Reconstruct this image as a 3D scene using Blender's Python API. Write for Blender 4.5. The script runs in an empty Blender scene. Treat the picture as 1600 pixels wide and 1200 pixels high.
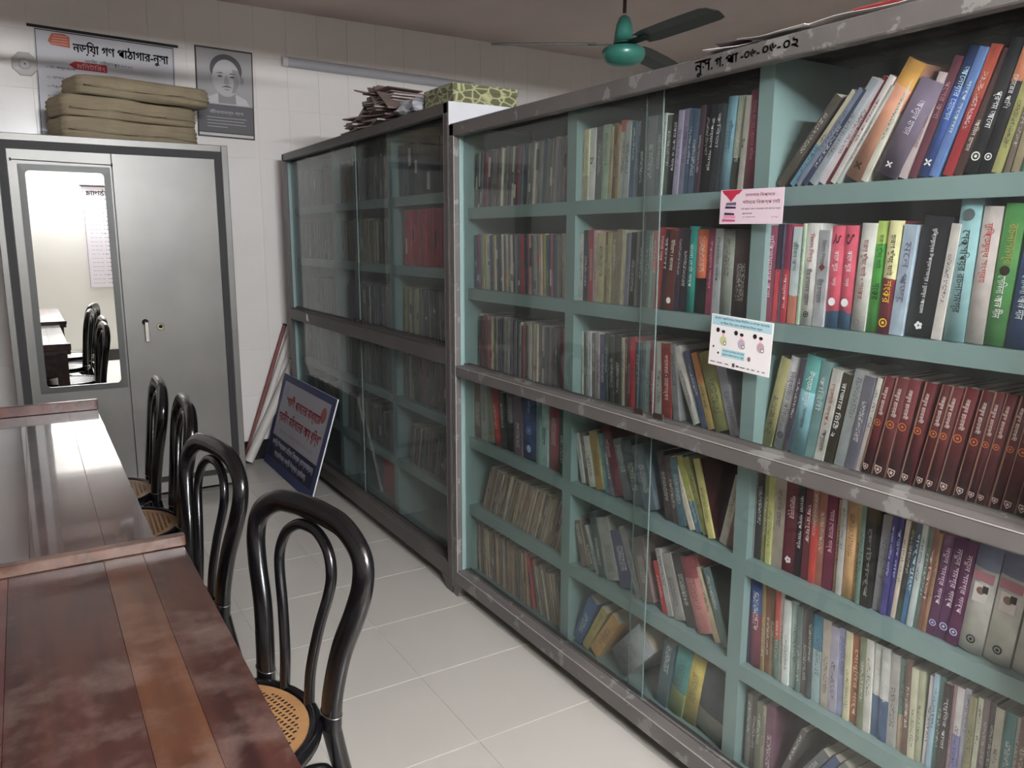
import bpy, math, random
from math import sin, cos, pi, radians, degrees, atan2, hypot
from mathutils import Vector, Matrix
random.seed(7)
SC = bpy.context.scene
COL = SC.collection
# ------------------------------------------------------------------ camera
F_PX, YAW, PITCH, ROLL = 1231.91, 0.5508, 0.1810, 0.0039
cam_d = bpy.data.cameras.new('camera'); cam_d.sensor_width = 36.0; cam_d.lens = 36.0 * F_PX / 1600.0
cam_d.clip_start = .02
cam = bpy.data.objects.new('camera', cam_d); COL.objects.link(cam); SC.camera = cam
fwd = Vector((sin(YAW) * cos(PITCH), cos(YAW) * cos(PITCH), -sin(PITCH)))
rgt = Vector((cos(YAW), -sin(YAW), 0)); up = rgt.cross(fwd)
r2 = rgt * cos(ROLL) + up * sin(ROLL); u2 = -rgt * sin(ROLL) + up * cos(ROLL)
m3 = Matrix((r2, u2, -fwd)).transposed()
cam.matrix_world = Matrix.Translation((0, 0, 1.45)) @ m3.to_4x4()
# ------------------------------------------------------------------ world, light level, exposure
world = bpy.data.worlds.new('world'); SC.world = world; world.use_nodes = True
world.node_tree.nodes['Background'].inputs[0].default_value = (.7, .75, .8, 1)
world.node_tree.nodes['Background'].inputs[1].default_value = .3
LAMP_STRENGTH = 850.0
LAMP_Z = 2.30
SC.view_settings.view_transform = 'Standard'; SC.view_settings.look = 'None'
SC.view_settings.gamma = 1.0; SC.view_settings.exposure = 0.0; SC.view_settings.use_curve_mapping = False
# ------------------------------------------------------------------ helpers
def lin(h, g=1.0):
    h = h.lstrip('#'); v = [int(h[i:i + 2], 16) / 255 for i in (0, 2, 4)]
    v = [(c / 12.92 if c <= .04045 else ((c + .055) / 1.055) ** 2.4) * g for c in v]
    return tuple(min(c, .92) for c in v) + (1,)
def N(nt, t, **k):
    n = nt.nodes.new(t)
    for a, b in k.items(): setattr(n, a, b)
    return n
def mat(name, col, rough=.5, metal=0, coat=0, bump=0, bscale=60, var=0, vscale=4, col2=None, thr=.5, spec=.5, stretch=None, emit=0):
    """one procedural material: base colour, optional second colour in worn patches, tone variation, fine relief"""
    m = bpy.data.materials.new(name); m.use_nodes = True; nt = m.node_tree; b = nt.nodes['Principled BSDF']
    if isinstance(col, str): col = lin(col)
    b.inputs['Base Color'].default_value = col; b.inputs['Roughness'].default_value = rough; b.inputs['Metallic'].default_value = metal
    b.inputs['Coat Weight'].default_value = coat; b.inputs['Coat Roughness'].default_value = .12; b.inputs['Specular IOR Level'].default_value = spec
    if emit: b.inputs['Emission Color'].default_value = (.95, .98, 1, 1); b.inputs['Emission Strength'].default_value = emit
    tc = N(nt, 'ShaderNodeTexCoord'); vec = tc.outputs['Object']
    if stretch:
        mp = N(nt, 'ShaderNodeMapping'); mp.inputs['Scale'].default_value = stretch; nt.links.new(vec, mp.inputs[0]); vec = mp.outputs[0]
    src = None
    if var:
        no = N(nt, 'ShaderNodeTexNoise'); no.inputs['Scale'].default_value = vscale; no.inputs['Detail'].default_value = 6; nt.links.new(vec, no.inputs['Vector'])
        mr = N(nt, 'ShaderNodeMapRange'); mr.inputs['From Min'].default_value = .3; mr.inputs['From Max'].default_value = .7
        mr.inputs['To Min'].default_value = 1 - var; mr.inputs['To Max'].default_value = 1 + var; nt.links.new(no.outputs[0], mr.inputs[0])
        mx = N(nt, 'ShaderNodeMix', data_type='RGBA', blend_type='MULTIPLY'); mx.inputs[0].default_value = 1; mx.inputs[6].default_value = col
        nt.links.new(mr.outputs[0], mx.inputs[7]); src = mx.outputs[2]
    if col2 is not None:
        if isinstance(col2, str): col2 = lin(col2)
        no = N(nt, 'ShaderNodeTexNoise'); no.inputs['Scale'].default_value = vscale * 2.3; no.inputs['Detail'].default_value = 8; no.inputs['Roughness'].default_value = .6; nt.links.new(vec, no.inputs['Vector'])
        cr = N(nt, 'ShaderNodeValToRGB'); cr.color_ramp.elements[0].position = thr; cr.color_ramp.elements[1].position = thr + .02; nt.links.new(no.outputs[0], cr.inputs[0])
        mx = N(nt, 'ShaderNodeMix', data_type='RGBA'); nt.links.new(cr.outputs[0], mx.inputs[0])
        if src: nt.links.new(src, mx.inputs[6])
        else: mx.inputs[6].default_value = col
        mx.inputs[7].default_value = col2; src = mx.outputs[2]
    if src: nt.links.new(src, b.inputs['Base Color'])
    if bump:
        no = N(nt, 'ShaderNodeTexNoise'); no.inputs['Scale'].default_value = bscale; no.inputs['Detail'].default_value = 3; nt.links.new(vec, no.inputs['Vector'])
        bp = N(nt, 'ShaderNodeBump'); bp.inputs['Strength'].default_value = bump; bp.inputs['Distance'].default_value = .004
        nt.links.new(no.outputs[0], bp.inputs['Height']); nt.links.new(bp.outputs[0], b.inputs['Normal'])
    return m
class MB:
    def __init__(s): s.v = []; s.f = []; s.m = []; s.sm = []
    def add(s, vs, fs, mi=0, smooth=False):
        n = len(s.v); s.v += [tuple(v) for v in vs]; s.f += [tuple(i + n for i in f) for f in fs]
        s.m += [mi] * len(fs); s.sm += [smooth] * len(fs); return s
    def box(s, x0, x1, y0, y1, z0, z1, mi=0, M=None):
        vs = [Vector((x, y, z)) for x in (x0, x1) for y in (y0, y1) for z in (z0, z1)]
        if M is not None: vs = [M @ v for v in vs]
        return s.add(vs, [(0, 1, 3, 2), (4, 6, 7, 5), (0, 4, 5, 1), (2, 3, 7, 6), (0, 2, 6, 4), (1, 5, 7, 3)], mi)
    def bbox(s, x0, x1, y0, y1, z0, z1, b=.003, mi=0, M=None):
        """box with chamfered edges"""
        vs = []; idx = {}
        for i, x in enumerate((x0, x1)):
            for j, y in enumerate((y0, y1)):
                for k, z in enumerate((z0, z1)):
                    sx, sy, sz = (1, -1)[i], (1, -1)[j], (1, -1)[k]
                    for a, d in enumerate(((0, b, b), (b, 0, b), (b, b, 0))):
                        idx[(i, j, k, a)] = len(vs); vs.append(Vector((x + sx * d[0], y + sy * d[1], z + sz * d[2])))
        if M is not None: vs = [M @ v for v in vs]
        F = []
        for i in (0, 1):
            q = [idx[(i, 0, 0, 0)], idx[(i, 0, 1, 0)], idx[(i, 1, 1, 0)], idx[(i, 1, 0, 0)]]; F.append(q if i == 0 else q[::-1])
        for j in (0, 1):
            q = [idx[(0, j, 0, 1)], idx[(1, j, 0, 1)], idx[(1, j, 1, 1)], idx[(0, j, 1, 1)]]; F.append(q if j == 0 else q[::-1])
        for k in (0, 1):
            q = [idx[(0, 0, k, 2)], idx[(0, 1, k, 2)], idx[(1, 1, k, 2)], idx[(1, 0, k, 2)]]; F.append(q if k == 0 else q[::-1])
        for j in (0, 1):
            for k in (0, 1): F.append([idx[(0, j, k, 1)], idx[(0, j, k, 2)], idx[(1, j, k, 2)], idx[(1, j, k, 1)]])
        for i in (0, 1):
            for k in (0, 1): F.append([idx[(i, 0, k, 0)], idx[(i, 0, k, 2)], idx[(i, 1, k, 2)], idx[(i, 1, k, 0)]])
        for i in (0, 1):
            for j in (0, 1): F.append([idx[(i, j, 0, 0)], idx[(i, j, 0, 1)], idx[(i, j, 1, 1)], idx[(i, j, 1, 0)]])
        for i in (0, 1):
            for j in (0, 1):
                for k in (0, 1): F.append([idx[(i, j, k, 0)], idx[(i, j, k, 1)], idx[(i, j, k, 2)]])
        return s.add(vs, F, mi)
    def tube(s, pts, rad, n=12, ry=None, closed=False, mi=0, upv=(1, 0, 0), caps=True):
        """sweep an ellipse (rad across, ry along upv) along pts; rad/ry may be lists"""
        pts = [Vector(p) for p in pts]; L = len(pts); rings = []; U = Vector(upv)
        for i, p in enumerate(pts):
            a = pts[(i - 1) % L] if closed or i else p; b = pts[(i + 1) % L] if closed or i < L - 1 else p
            t = (b - a).normalized(); u = U - t * U.dot(t)
            if u.length < 1e-3: u = Vector((0, 1, 0)) - t * t.y
            u.normalize(); w = t.cross(u)
            r = rad[i] if isinstance(rad, (list, tuple)) else rad; q = (ry[i] if isinstance(ry, (list, tuple)) else ry) if ry else r
            rings.append([p + w * r * cos(2 * pi * k / n) + u * q * sin(2 * pi * k / n) for k in range(n)])
        vs = [v for r in rings for v in r]; fs = []
        for i in range(L if closed else L - 1):
            for k in range(n): fs.append((i * n + k, ((i + 1) % L) * n + k, ((i + 1) % L) * n + (k + 1) % n, i * n + (k + 1) % n))
        s.add(vs, fs, mi, True)
        if caps and not closed: s.add(rings[0] + rings[-1], [tuple(range(n - 1, -1, -1))[::-1], tuple(range(n, 2 * n))], mi)
        return s
    def lathe(s, prof, n=32, c=(0, 0, 0), mi=0, smooth=True):
        vs = [(c[0] + r * cos(2 * pi * k / n), c[1] + r * sin(2 * pi * k / n), c[2] + z) for r, z in prof for k in range(n)]
        fs = [(i * n + k, i * n + (k + 1) % n, (i + 1) * n + (k + 1) % n, (i + 1) * n + k) for i in range(len(prof) - 1) for k in range(n)]
        return s.add(vs, fs, mi, smooth)
    def obj(s, name, mats, parent=None, loc=None, rot=None):
        me = bpy.data.meshes.new(name); me.from_pydata(s.v, [], s.f)
        for m in (mats if isinstance(mats, (list, tuple)) else [mats]): me.materials.append(m)
        me.polygons.foreach_set('material_index', s.m); me.polygons.foreach_set('use_smooth', s.sm); me.update()
        return link(name, me, parent, loc, rot)
def link(name, me, parent=None, loc=None, rot=None):
    o = bpy.data.objects.new(name, me); COL.objects.link(o)
    if parent: o.parent = parent
    if loc: o.location = loc
    if rot: o.rotation_euler = rot
    return o
def tag(o, label=None, cat=None, group=None, kind=None):
    if label: o['label'] = label
    if cat: o['category'] = cat
    if group: o['group'] = group
    if kind: o['kind'] = kind
    return o
def thing(name, label, cat, loc=(0, 0, 0), rz=0, group=None):
    o = bpy.data.objects.new(name, None); COL.objects.link(o); o.location = loc; o.rotation_euler = (0, 0, rz); o.empty_display_size = .05
    return tag(o, label, cat, group)
def struct(o): o['kind'] = 'structure'; return o
# Bengali script without a shaping engine: put the signs that are written before their consonant in front of it
PRE = 'িেৈ'; MARK = 'ািীুূৃেৈোৌৗংঃঁ'
def iscons(c): return 'ক' <= c <= 'হ' or c in 'ড়ঢ়য়ৎ'
def bn(s):
    out = ''; i = 0
    s = s.replace('ড' + '\u09bc', 'ড়').replace('য' + '\u09bc', 'য়').replace('ঢ' + '\u09bc', 'ঢ়')
    while i < len(s):
        if iscons(s[i]):
            j = i + 1
            while j + 1 < len(s) and s[j] == '\u09cd' and iscons(s[j + 1]): j += 2
            base = s[i:j]; pre = post = ''
            while j < len(s) and s[j] in MARK:
                k = s[j]
                if k in PRE: pre += k
                elif k == 'ো': pre += 'ে'; post += 'া'
                elif k == 'ৌ': pre += 'ে'; post += 'ৗ'
                else: post += k
                j += 1
            out += pre + base + post; i = j
        else: out += s[i]; i += 1
    return out
_tc = {}
def text_mesh(s):
    if s in _tc: return _tc[s]
    cu = bpy.data.curves.new('lettering', 'FONT'); cu.body = bn(s); cu.size = 1; cu.resolution_u = 3; cu.offset = 0.0; cu.align_x = 'CENTER'
    o = bpy.data.objects.new('lettering', cu); me = bpy.data.meshes.new_from_object(o)
    vs = [v.co.copy() for v in me.vertices]; fs = [tuple(p.vertices) for p in me.polygons]
    bpy.data.objects.remove(o); bpy.data.curves.remove(cu); bpy.data.meshes.remove(me)
    if vs:
        x0 = min(v.x for v in vs); x1 = max(v.x for v in vs); y0 = min(v.y for v in vs); y1 = max(v.y for v in vs)
        vs = [Vector((v.x - (x0 + x1) / 2, v.y - (y0 + y1) / 2, 0)) for v in vs]; _tc[s] = (vs, fs, x1 - x0, y1 - y0)
    else: _tc[s] = ([], [], 1, 1)
    return _tc[s]
def put_text(mb, s, c, xd, yd, W, H, mi=0, stretch=True, bold=0):
    """letters centred at c in a W x H box, reading along xd, tops towards yd"""
    vs, fs, w, h = text_mesh(s)
    if not vs: return mb
    sx = W / w; sy = H / h
    if not stretch: sx = sy = min(sx, sy)
    c = Vector(c); xd = Vector(xd); yd = Vector(yd)
    for dx, dy in ((0, 0),) if not bold else ((-bold, 0), (bold, 0), (0, bold), (0, -bold)):
        o = c + xd * dx + yd * dy; mb.add([o + xd * v.x * sx + yd * v.y * sy for v in vs], fs, mi)
    return mb
_mc = {}
def flat(hexc, g=1.0, rough=.6):
    k = (hexc, g, rough)
    if k not in _mc: _mc[k] = mat('print_' + str(len(_mc)), lin(hexc, g), rough)
    return _mc[k]
# ------------------------------------------------------------------ materials
M_tile = mat('glazed_wall_tile', lin('e6e1de'), .22, var=.03, vscale=2)
M_grout = mat('grout', lin('eae6e2'), .8)
M_floor = mat('porcelain_floor_tile', lin('bdb9b2'), .22, var=.03, vscale=3, bump=.02, bscale=300)
M_fgrout = mat('floor_grout', lin('d6d2cc'), .7)
M_ceil = mat('ceiling_paint', lin('d9c8c2'), .9, var=.05, vscale=1.5)
M_wall = mat('wall_paint', lin('c6c8c2'), .7, var=.03, vscale=2)
M_black = mat('black_tile', lin('1a1819'), .25)
M_teal = mat('teal_enamel', lin('809694'), .42, var=.07, vscale=5, col2=lin('6f8a87'), thr=.72, bump=.05)
M_rail = mat('grey_brown_enamel', lin('625e5c'), .42, var=.14, vscale=5, col2=lin('807e7b'), thr=.57, bump=.08, bscale=40)
M_rail2 = mat('dark_grey_enamel', lin('504b4a'), .42, var=.1, vscale=6, col2=lin('625d5c'), thr=.66)
M_side = mat('pale_grey_enamel', lin('c8c8cc'), .4, var=.05, vscale=4)
M_backp = mat('dark_back_panel', lin('565658'), .6, var=.1, vscale=4)
M_steel = mat('light_grey_steel_paint', lin('7c7a77'), .36, .3, var=.13, vscale=2.5, bump=.03, bscale=25)
M_stripe = mat('dark_grey_stripe', lin('1b1b1c'), .6, 0, var=.06)
M_mframe = mat('mirror_frame_grey', lin('525352'), .4, .3, var=.06)
M_mirror = mat('mirror_silver', (.93, .94, .94, 1), .0, 1)
M_chrome = mat('chrome', (.8, .8, .8, 1), .15, 1)
M_chair = mat('black_lacquer', lin('0c0b0e'), .24, coat=.35)
M_cane = mat('woven_cane', lin('96704a'), .55, var=.1, vscale=30)
M_fan = mat('fan_green', lin('37766a'), .38, .1, coat=.3, var=.06)
M_blade = mat('fan_blade_dark_green', lin('3a4240'), .45, .1)
M_rod = mat('brown_rod', lin('4a2c28'), .5)
M_dark = mat('near_black', lin('121112'), .6)
M_white = mat('white_plastic', lin('d8d6d8'), .4)
M_paper = mat('paper', lin('d8d2c8'), .8, var=.06, vscale=8)
M_pages = mat('page_edges', lin('b8ad9c'), .85, var=.12, vscale=40, stretch=(1, 30, 1))
def wood(name, a, b, rough=.25):
    m = mat(name, lin(a), rough, coat=.35 if rough > .2 else 1.0); nt = m.node_tree; p = nt.nodes['Principled BSDF']
    p.inputs['Coat Roughness'].default_value = .1 if rough > .2 else .045
    tc = N(nt, 'ShaderNodeTexCoord'); mp = N(nt, 'ShaderNodeMapping'); mp.inputs['Scale'].default_value = (9, .9, 9)
    nt.links.new(tc.outputs['Object'], mp.inputs[0]); no = N(nt, 'ShaderNodeTexNoise'); no.inputs['Scale'].default_value = 2.2; no.inputs['Detail'].default_value = 7; no.inputs['Distortion'].default_value = .6
    nt.links.new(mp.outputs[0], no.inputs[0]); cr = N(nt, 'ShaderNodeValToRGB'); cr.color_ramp.elements[0].position = .32; cr.color_ramp.elements[1].position = .7
    cr.color_ramp.elements[0].color = lin(b); cr.color_ramp.elements[1].color = lin(a); nt.links.new(no.outputs[0], cr.inputs[0])
    n2 = N(nt, 'ShaderNodeTexNoise'); n2.inputs['Scale'].default_value = 7; n2.inputs['Detail'].default_value = 12; n2.inputs['Roughness'].default_value = .7
    nt.links.new(tc.outputs['Object'], n2.inputs[0])                     # scuffs and dull dusty patches of the varnish
    c2 = N(nt, 'ShaderNodeValToRGB'); c2.color_ramp.elements[0].position = .5; c2.color_ramp.elements[1].position = .72; nt.links.new(n2.outputs[0], c2.inputs[0])
    mx = N(nt, 'ShaderNodeMix', data_type='RGBA'); ml = N(nt, 'ShaderNodeMath', operation='MULTIPLY'); ml.inputs[1].default_value = .6
    nt.links.new(c2.outputs[0], ml.inputs[0]); nt.links.new(ml.outputs[0], mx.inputs[0]); nt.links.new(cr.outputs[0], mx.inputs[6]); mx.inputs[7].default_value = lin('77665f')
    nt.links.new(mx.outputs[2], p.inputs['Base Color'])
    mr = N(nt, 'ShaderNodeMapRange'); mr.inputs['To Min'].default_value = rough - .06; mr.inputs['To Max'].default_value = rough + .2; nt.links.new(n2.outputs[0], mr.inputs[0]); nt.links.new(mr.outputs[0], p.inputs['Roughness'])
    return m
W_dark = wood('varnished_dark_wood', '4a2c25', '2a1615'); W_red = wood('varnished_red_wood', '5e3229', '3e2020'); W_orange = wood('varnished_orange_wood', '5c3a28', '3e261c')
W_far = wood('varnished_brown_wood', '4a2e2a', '302020', .12); W_far2 = wood('varnished_brown_wood_b', '50342e', '36242a', .13)
def glass_mat(name, dust, tint):
    m = bpy.data.materials.new(name); m.use_nodes = True; nt = m.node_tree; nt.nodes.clear()
    out = N(nt, 'ShaderNodeOutputMaterial'); tr = N(nt, 'ShaderNodeBsdfTransparent'); gl = N(nt, 'ShaderNodeBsdfGlossy'); df = N(nt, 'ShaderNodeBsdfDiffuse')
    tr.inputs[0].default_value = tint; gl.inputs['Roughness'].default_value = .03; df.inputs[0].default_value = (.62, .64, .63, 1)
    lw = N(nt, 'ShaderNodeLayerWeight'); lw.inputs[0].default_value = .5; pw = N(nt, 'ShaderNodeMath', operation='POWER'); pw.inputs[1].default_value = 5.0; nt.links.new(lw.outputs['Facing'], pw.inputs[0]); fr = N(nt, 'ShaderNodeMapRange'); fr.inputs['To Min'].default_value = .04; fr.inputs['To Max'].default_value = .9; nt.links.new(pw.outputs[0], fr.inputs[0]); a = N(nt, 'ShaderNodeMixShader'); b = N(nt, 'ShaderNodeMixShader')
    nt.links.new(fr.outputs[0], a.inputs[0]); nt.links.new(tr.outputs[0], a.inputs[1]); nt.links.new(gl.outputs[0], a.inputs[2])
    tc = N(nt, 'ShaderNodeTexCoord'); mp = N(nt, 'ShaderNodeMapping'); mp.inputs['Scale'].default_value = (1, 5, .7); nt.links.new(tc.outputs['Object'], mp.inputs[0])
    no = N(nt, 'ShaderNodeTexNoise'); no.inputs['Scale'].default_value = 2.5; no.inputs['Detail'].default_value = 6; nt.links.new(mp.outputs[0], no.inputs[0])
    mr = N(nt, 'ShaderNodeMapRange'); mr.inputs['From Min'].default_value = .3; mr.inputs['From Max'].default_value = .75; mr.inputs['To Min'].default_value = dust * .4; mr.inputs['To Max'].default_value = dust * 1.8
    nt.links.new(no.outputs[0], mr.inputs[0]); nt.links.new(mr.outputs[0], b.inputs[0]); nt.links.new(a.outputs[0], b.inputs[1]); nt.links.new(df.outputs[0], b.inputs[2]); nt.links.new(b.outputs[0], out.inputs[0])
    return m
M_gl_clean = glass_mat('clean_glass', .012, (.97, .985, .98, 1))
M_gedge = mat('ground_glass_edge', lin('5c6a67'), .35)
M_gl = glass_mat('dusty_glass', .02, (.9, .93, .92, 1)); M_gl2 = glass_mat('smoky_dusty_glass', .04, (.88, .91, .91, 1))
def book_mat(name, vert):
    m = bpy.data.materials.new(name); m.use_nodes = True; nt = m.node_tree; p = nt.nodes['Principled BSDF']; p.inputs['Roughness'].default_value = .42; p.inputs['Specular IOR Level'].default_value = .4
    L = nt.links.new; tc = N(nt, 'ShaderNodeTexCoord')
    def at(n, t='OBJECT'): a = N(nt, 'ShaderNodeAttribute', attribute_type=t); a.attribute_name = n; return a
    def mth(op, a, b=None):
        q = N(nt, 'ShaderNodeMath', operation=op)
        for i, v in enumerate((a, b)):
            if v is None: continue
            if isinstance(v, (int, float)): q.inputs[i].default_value = v
            else: L(v, q.inputs[i])
        return q.outputs[0]
    no = N(nt, 'ShaderNodeTexNoise'); no.inputs['Scale'].default_value = 30; no.inputs['Detail'].default_value = 6; no.noise_dimensions = '4D'
    oi = N(nt, 'ShaderNodeObjectInfo'); L(mth('MULTIPLY', oi.outputs['Random'], 50), no.inputs['W']); L(tc.outputs['Object'], no.inputs['Vector'])
    if vert: src = at('Col', 'GEOMETRY').outputs['Color']
    else:
        sx = N(nt, 'ShaderNodeSeparateXYZ'); L(tc.outputs['Object'], sx.inputs[0])
        c1 = at('c1').outputs['Color']; c2 = at('c2').outputs['Color']; sp = at('split').outputs['Fac']; th = at('thick').outputs['Fac']; hh = at('tall').outputs['Fac']; fx = at('letters').outputs['Fac']
        jz = mth('ADD', sx.outputs[2], mth('MULTIPLY', mth('SUBTRACT', no.outputs[0], .5), .02))
        mx = N(nt, 'ShaderNodeMix', data_type='RGBA'); L(mth('GREATER_THAN', jz, sp), mx.inputs[0]); L(c1, mx.inputs[6]); L(c2, mx.inputs[7])
        mb_ = N(nt, 'ShaderNodeMix', data_type='RGBA'); L(mth('GREATER_THAN', sx.outputs[0], .006), mb_.inputs[0]); L(mx.outputs[2], mb_.inputs[6]); L(at('c4').outputs['Color'], mb_.inputs[7]); mx = mb_
        # print too small to read on the slim spines
        mp = N(nt, 'ShaderNodeMapping'); mp.inputs['Scale'].default_value = (1, 260, 190); L(tc.outputs['Object'], mp.inputs[0])
        n2 = N(nt, 'ShaderNodeTexNoise'); n2.noise_dimensions = '4D'; n2.inputs['Scale'].default_value = 1.6; n2.inputs['Detail'].default_value = 1; L(mp.outputs[0], n2.inputs['Vector']); L(mth('MULTIPLY', oi.outputs['Random'], 50), n2.inputs['W'])
        mk = mth('GREATER_THAN', n2.outputs[0], .53)
        mk = mth('MULTIPLY', mk, mth('LESS_THAN', sx.outputs[0], .0012)); mk = mth('MULTIPLY', mk, mth('LESS_THAN', mth('ABSOLUTE', sx.outputs[1]), mth('MULTIPLY', th, .24)))
        zr = mth('DIVIDE', sx.outputs[2], hh); lo = mth('MULTIPLY', oi.outputs['Random'], .4)
        mk = mth('MULTIPLY', mk, mth('GREATER_THAN', zr, mth('ADD', lo, .12))); mk = mth('MULTIPLY', mk, mth('LESS_THAN', zr, mth('ADD', lo, .55))); mk = mth('MULTIPLY', mk, mth('MULTIPLY', fx, .75))
        m2 = N(nt, 'ShaderNodeMix', data_type='RGBA'); L(mk, m2.inputs[0]); L(mx.outputs[2], m2.inputs[6]); L(at('c3').outputs['Color'], m2.inputs[7]); src = m2.outputs[2]
    mr = N(nt, 'ShaderNodeMapRange'); mr.inputs['From Min'].default_value = .3; mr.inputs['From Max'].default_value = .7; mr.inputs['To Min'].default_value = .78; mr.inputs['To Max'].default_value = 1.12; L(no.outputs[0], mr.inputs[0])
    m3_ = N(nt, 'ShaderNodeMix', data_type='RGBA', blend_type='MULTIPLY'); m3_.inputs[0].default_value = 1; L(src, m3_.inputs[6]); L(mr.outputs[0], m3_.inputs[7]); L(m3_.outputs[2], p.inputs['Base Color'])
    return m
M_book = book_mat('book_cover', False); M_bookv = book_mat('packed_book_cover', True)
# ------------------------------------------------------------------ room shell
X0, X1, Y0, Y1, ZC = -1.825, 4.655, -1.35, 5.235, 2.85
wb = struct(MB().box(X0 - .1, X1 + .1, Y1, Y1 + .12, 0, ZC).obj('wall_back', M_grout))
TW, TH = .2, .303
tile = MB().bbox(.0006, TW - .0006, -.0035, .002, .0006, TH - .0006, .0005)
tme = None
nx = 0
for i in range(-15, 17):
    for k in range(9):
        x = 1.335 + TW * i; z = .132 + TH * k
        if z + TH > 2.87: continue
        if x + TW > 4.66: continue
        if tme is None: o = tile.obj('tile', M_tile, wb); tme = o.data
        else: o = link('tile', tme, wb)
        o.location = (x, Y1, z); nx += 1
struct(MB().box(X0, 1.40, Y1 - .012, Y1, 0, .130).box(1.76, X1, Y1 - .012, Y1, 0, .130).obj('baseboard_back', M_black))
wr = struct(MB().box(X0 - .1, X1 + .1, Y0 - .12, Y0, 0, ZC).obj('wall_rear', M_wall))
struct(MB().box(X0, X1, Y0, Y0 + .012, 0, .130).obj('baseboard_rear', M_black))
struct(MB().box(X0 - .12, X0, Y0, Y1, 0, ZC).obj('wall_left', mat('dark_wall_paint', lin('989290'), .7))); struct(MB().box(X1, X1 + .12, Y0, Y1, 0, ZC).obj('wall_right', M_wall))
struct(MB().box(X0, X0 + .012, Y0, Y1, 0, .130).obj('baseboard_left', M_black))
struct(MB().box(X0 - .1, X1 + .1, Y0 - .1, Y1 + .1, ZC, ZC + .12).obj('ceiling', M_ceil))
struct(MB().box(X0, X1, .42, .62, 2.37, ZC).obj('unseen_beam_1', M_ceil))  # unseen ceiling beam, added to cut lamplight off the upper back wall
fl = struct(MB().box(X0 - .1, X1 + .1, Y0 - .1, Y1 + .1, -.1, -.003).obj('floor', M_fgrout))
P = .405; ft = None
for i in range(16):
    for k in range(17):
        x = 1.015 - 7 * P + i * P; y = 2.64 - 10 * P + k * P
        if y > Y1 - .02: continue
        if x < X0 - .05: continue
        x1 = min(P, X1 - x) ; y1 = min(P, Y1 - y)
        if x1 < P - .01 or y1 < P - .01 or y < Y0: q = MB().bbox(.001, x1 - .001, max(.001, Y0 - y), y1 - .001, -.005, 0, .0008).obj('floor_tile', M_floor, fl)
        elif ft is None: q = MB().bbox(.001, P - .001, .001, P - .001, -.005, 0, .0008).obj('floor_tile', M_floor, fl); ft = q.data
        else: q = link('floor_tile', ft, fl)
        q.location = (x, y, 0)
# ------------------------------------------------------------------ lit batten on the rear wall (the room's lamp)
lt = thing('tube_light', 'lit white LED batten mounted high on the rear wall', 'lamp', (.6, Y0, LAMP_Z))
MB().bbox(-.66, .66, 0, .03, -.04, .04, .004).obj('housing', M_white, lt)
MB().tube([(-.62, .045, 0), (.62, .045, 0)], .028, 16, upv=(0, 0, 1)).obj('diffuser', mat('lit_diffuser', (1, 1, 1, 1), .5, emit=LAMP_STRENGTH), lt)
for s in (-1, 1): MB().bbox(s * .64 - .02, s * .64 + .02, 0, .075, -.035, .035, .004).obj('end_cap', M_white, lt)
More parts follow.
